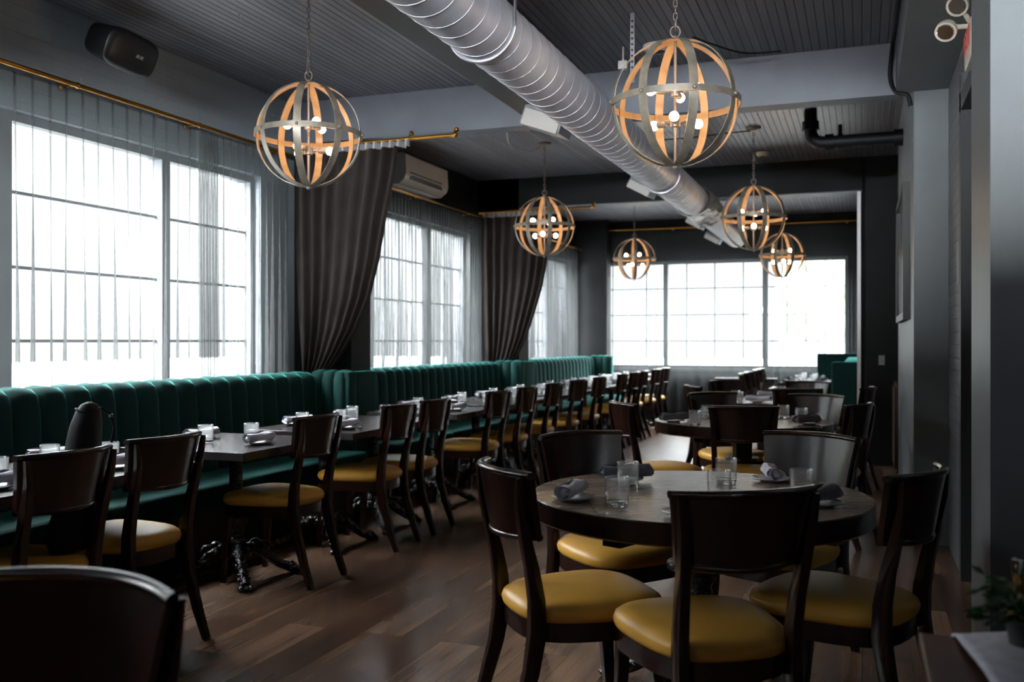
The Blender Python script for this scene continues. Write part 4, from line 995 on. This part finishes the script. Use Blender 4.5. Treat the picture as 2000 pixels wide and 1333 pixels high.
MB().lathe([(.001, 0), (.025, 0), (.034, .05), (.036, .054), (.030, .054), (.028, .045), (.001, .045)], 24).build('pot', M['darkgrey'], t, smooth=True, angle=40)
rnd = random.Random(9); lf = MB(); st = MB()
for i in range(150):
    a = rnd.uniform(0, 2 * PI); r = rnd.uniform(.02, .075); z = rnd.uniform(-.0, .09); q = Vector((r * math.cos(a), r * math.sin(a), .05 + z * .75))
    d = Vector((math.cos(a), math.sin(a), rnd.uniform(-.5, .5))).normalized(); n_ = d.cross(Vector((0, 0, 1))).normalized(); ln = rnd.uniform(.022, .042)
    up_ = n_.cross(d) * .004
    lf.add([q, q + d * ln * .5 + n_ * ln * .28 + up_, q + d * ln, q + d * ln * .5 - n_ * ln * .28 + up_, q + d * ln * .5 - up_], [(0, 1, 4), (1, 2, 4), (2, 3, 4), (3, 0, 4)])
    if i % 8 == 0: st.tube([(0, 0, .06), q * .5 + Vector((0, 0, .04)), q], .002, 5)
lf.build('leaves', M['leaf'], t, fix=False); st.build('stems', M['leaf'], t)
t = thing('bottle', 'blurred amber bottle with silver cap behind the plant', 'bottle', (.268, 1.945, .757))
MB().lathe([(.001, 0), (.016, 0), (.017, .01), (.017, .06), (.012, .075), (.009, .085), (.009, .118), (.001, .118)], 20).build('body', M['amber'], t, smooth=True, angle=40)
MB().lathe([(.001, .118), (.0125, .116), (.0125, .145), (.001, .147)], 16).build('cap', M['chrome'], t, smooth=True, angle=40)

# black bag standing on the first chair
t = thing('black_bag', 'tall soft black bag standing on the first chair of the banquette row', 'bag', (-2.80, 2.84, .50))
R = []
for z, rx, ry, ox, oy in ((0, .06, .10, -.06, 0), (.05, .075, .12, -.06, 0), (.2, .06, .105, -.02, .0), (.32, .055, .095, -.0, .0), (.42, .05, .085, .0, .01), (.48, .048, .075, .0, .02), (.53, .038, .058, .0, .03), (.555, .026, .040, .0, .035), (.565, .008, .012, .0, .035)):
    R.append([(ox + rx * math.cos(a) * (1 + .05 * math.sin(5 * a + z * 20)), oy + ry * .85 * math.sin(a) * (1 + .04 * math.sin(4 * a + 9 * z)), z) for a in [2 * PI * i / 28 for i in range(28)]])
MB().rings(R).build('body', M['coat'], t, smooth=True, angle=60)
MB().tube([(.036 * math.cos(a), .03 + .050 * math.sin(a), .535 + .006 * math.sin(a * 2)) for a in [2 * PI * i / 20 for i in range(20)]], .004, 6, closed=True).build('rim', M['coat'], t, smooth=True)
MB().tube([(.0, .07, .55), (.02, .12, .52), (.03, .135, .46), (.03, .12, .40)], .005, 6).build('strap', M['coat'], t, smooth=True)
MB().box(.02, .03, .115, .13, .50, .512).build('buckle', M['chrome'], t)
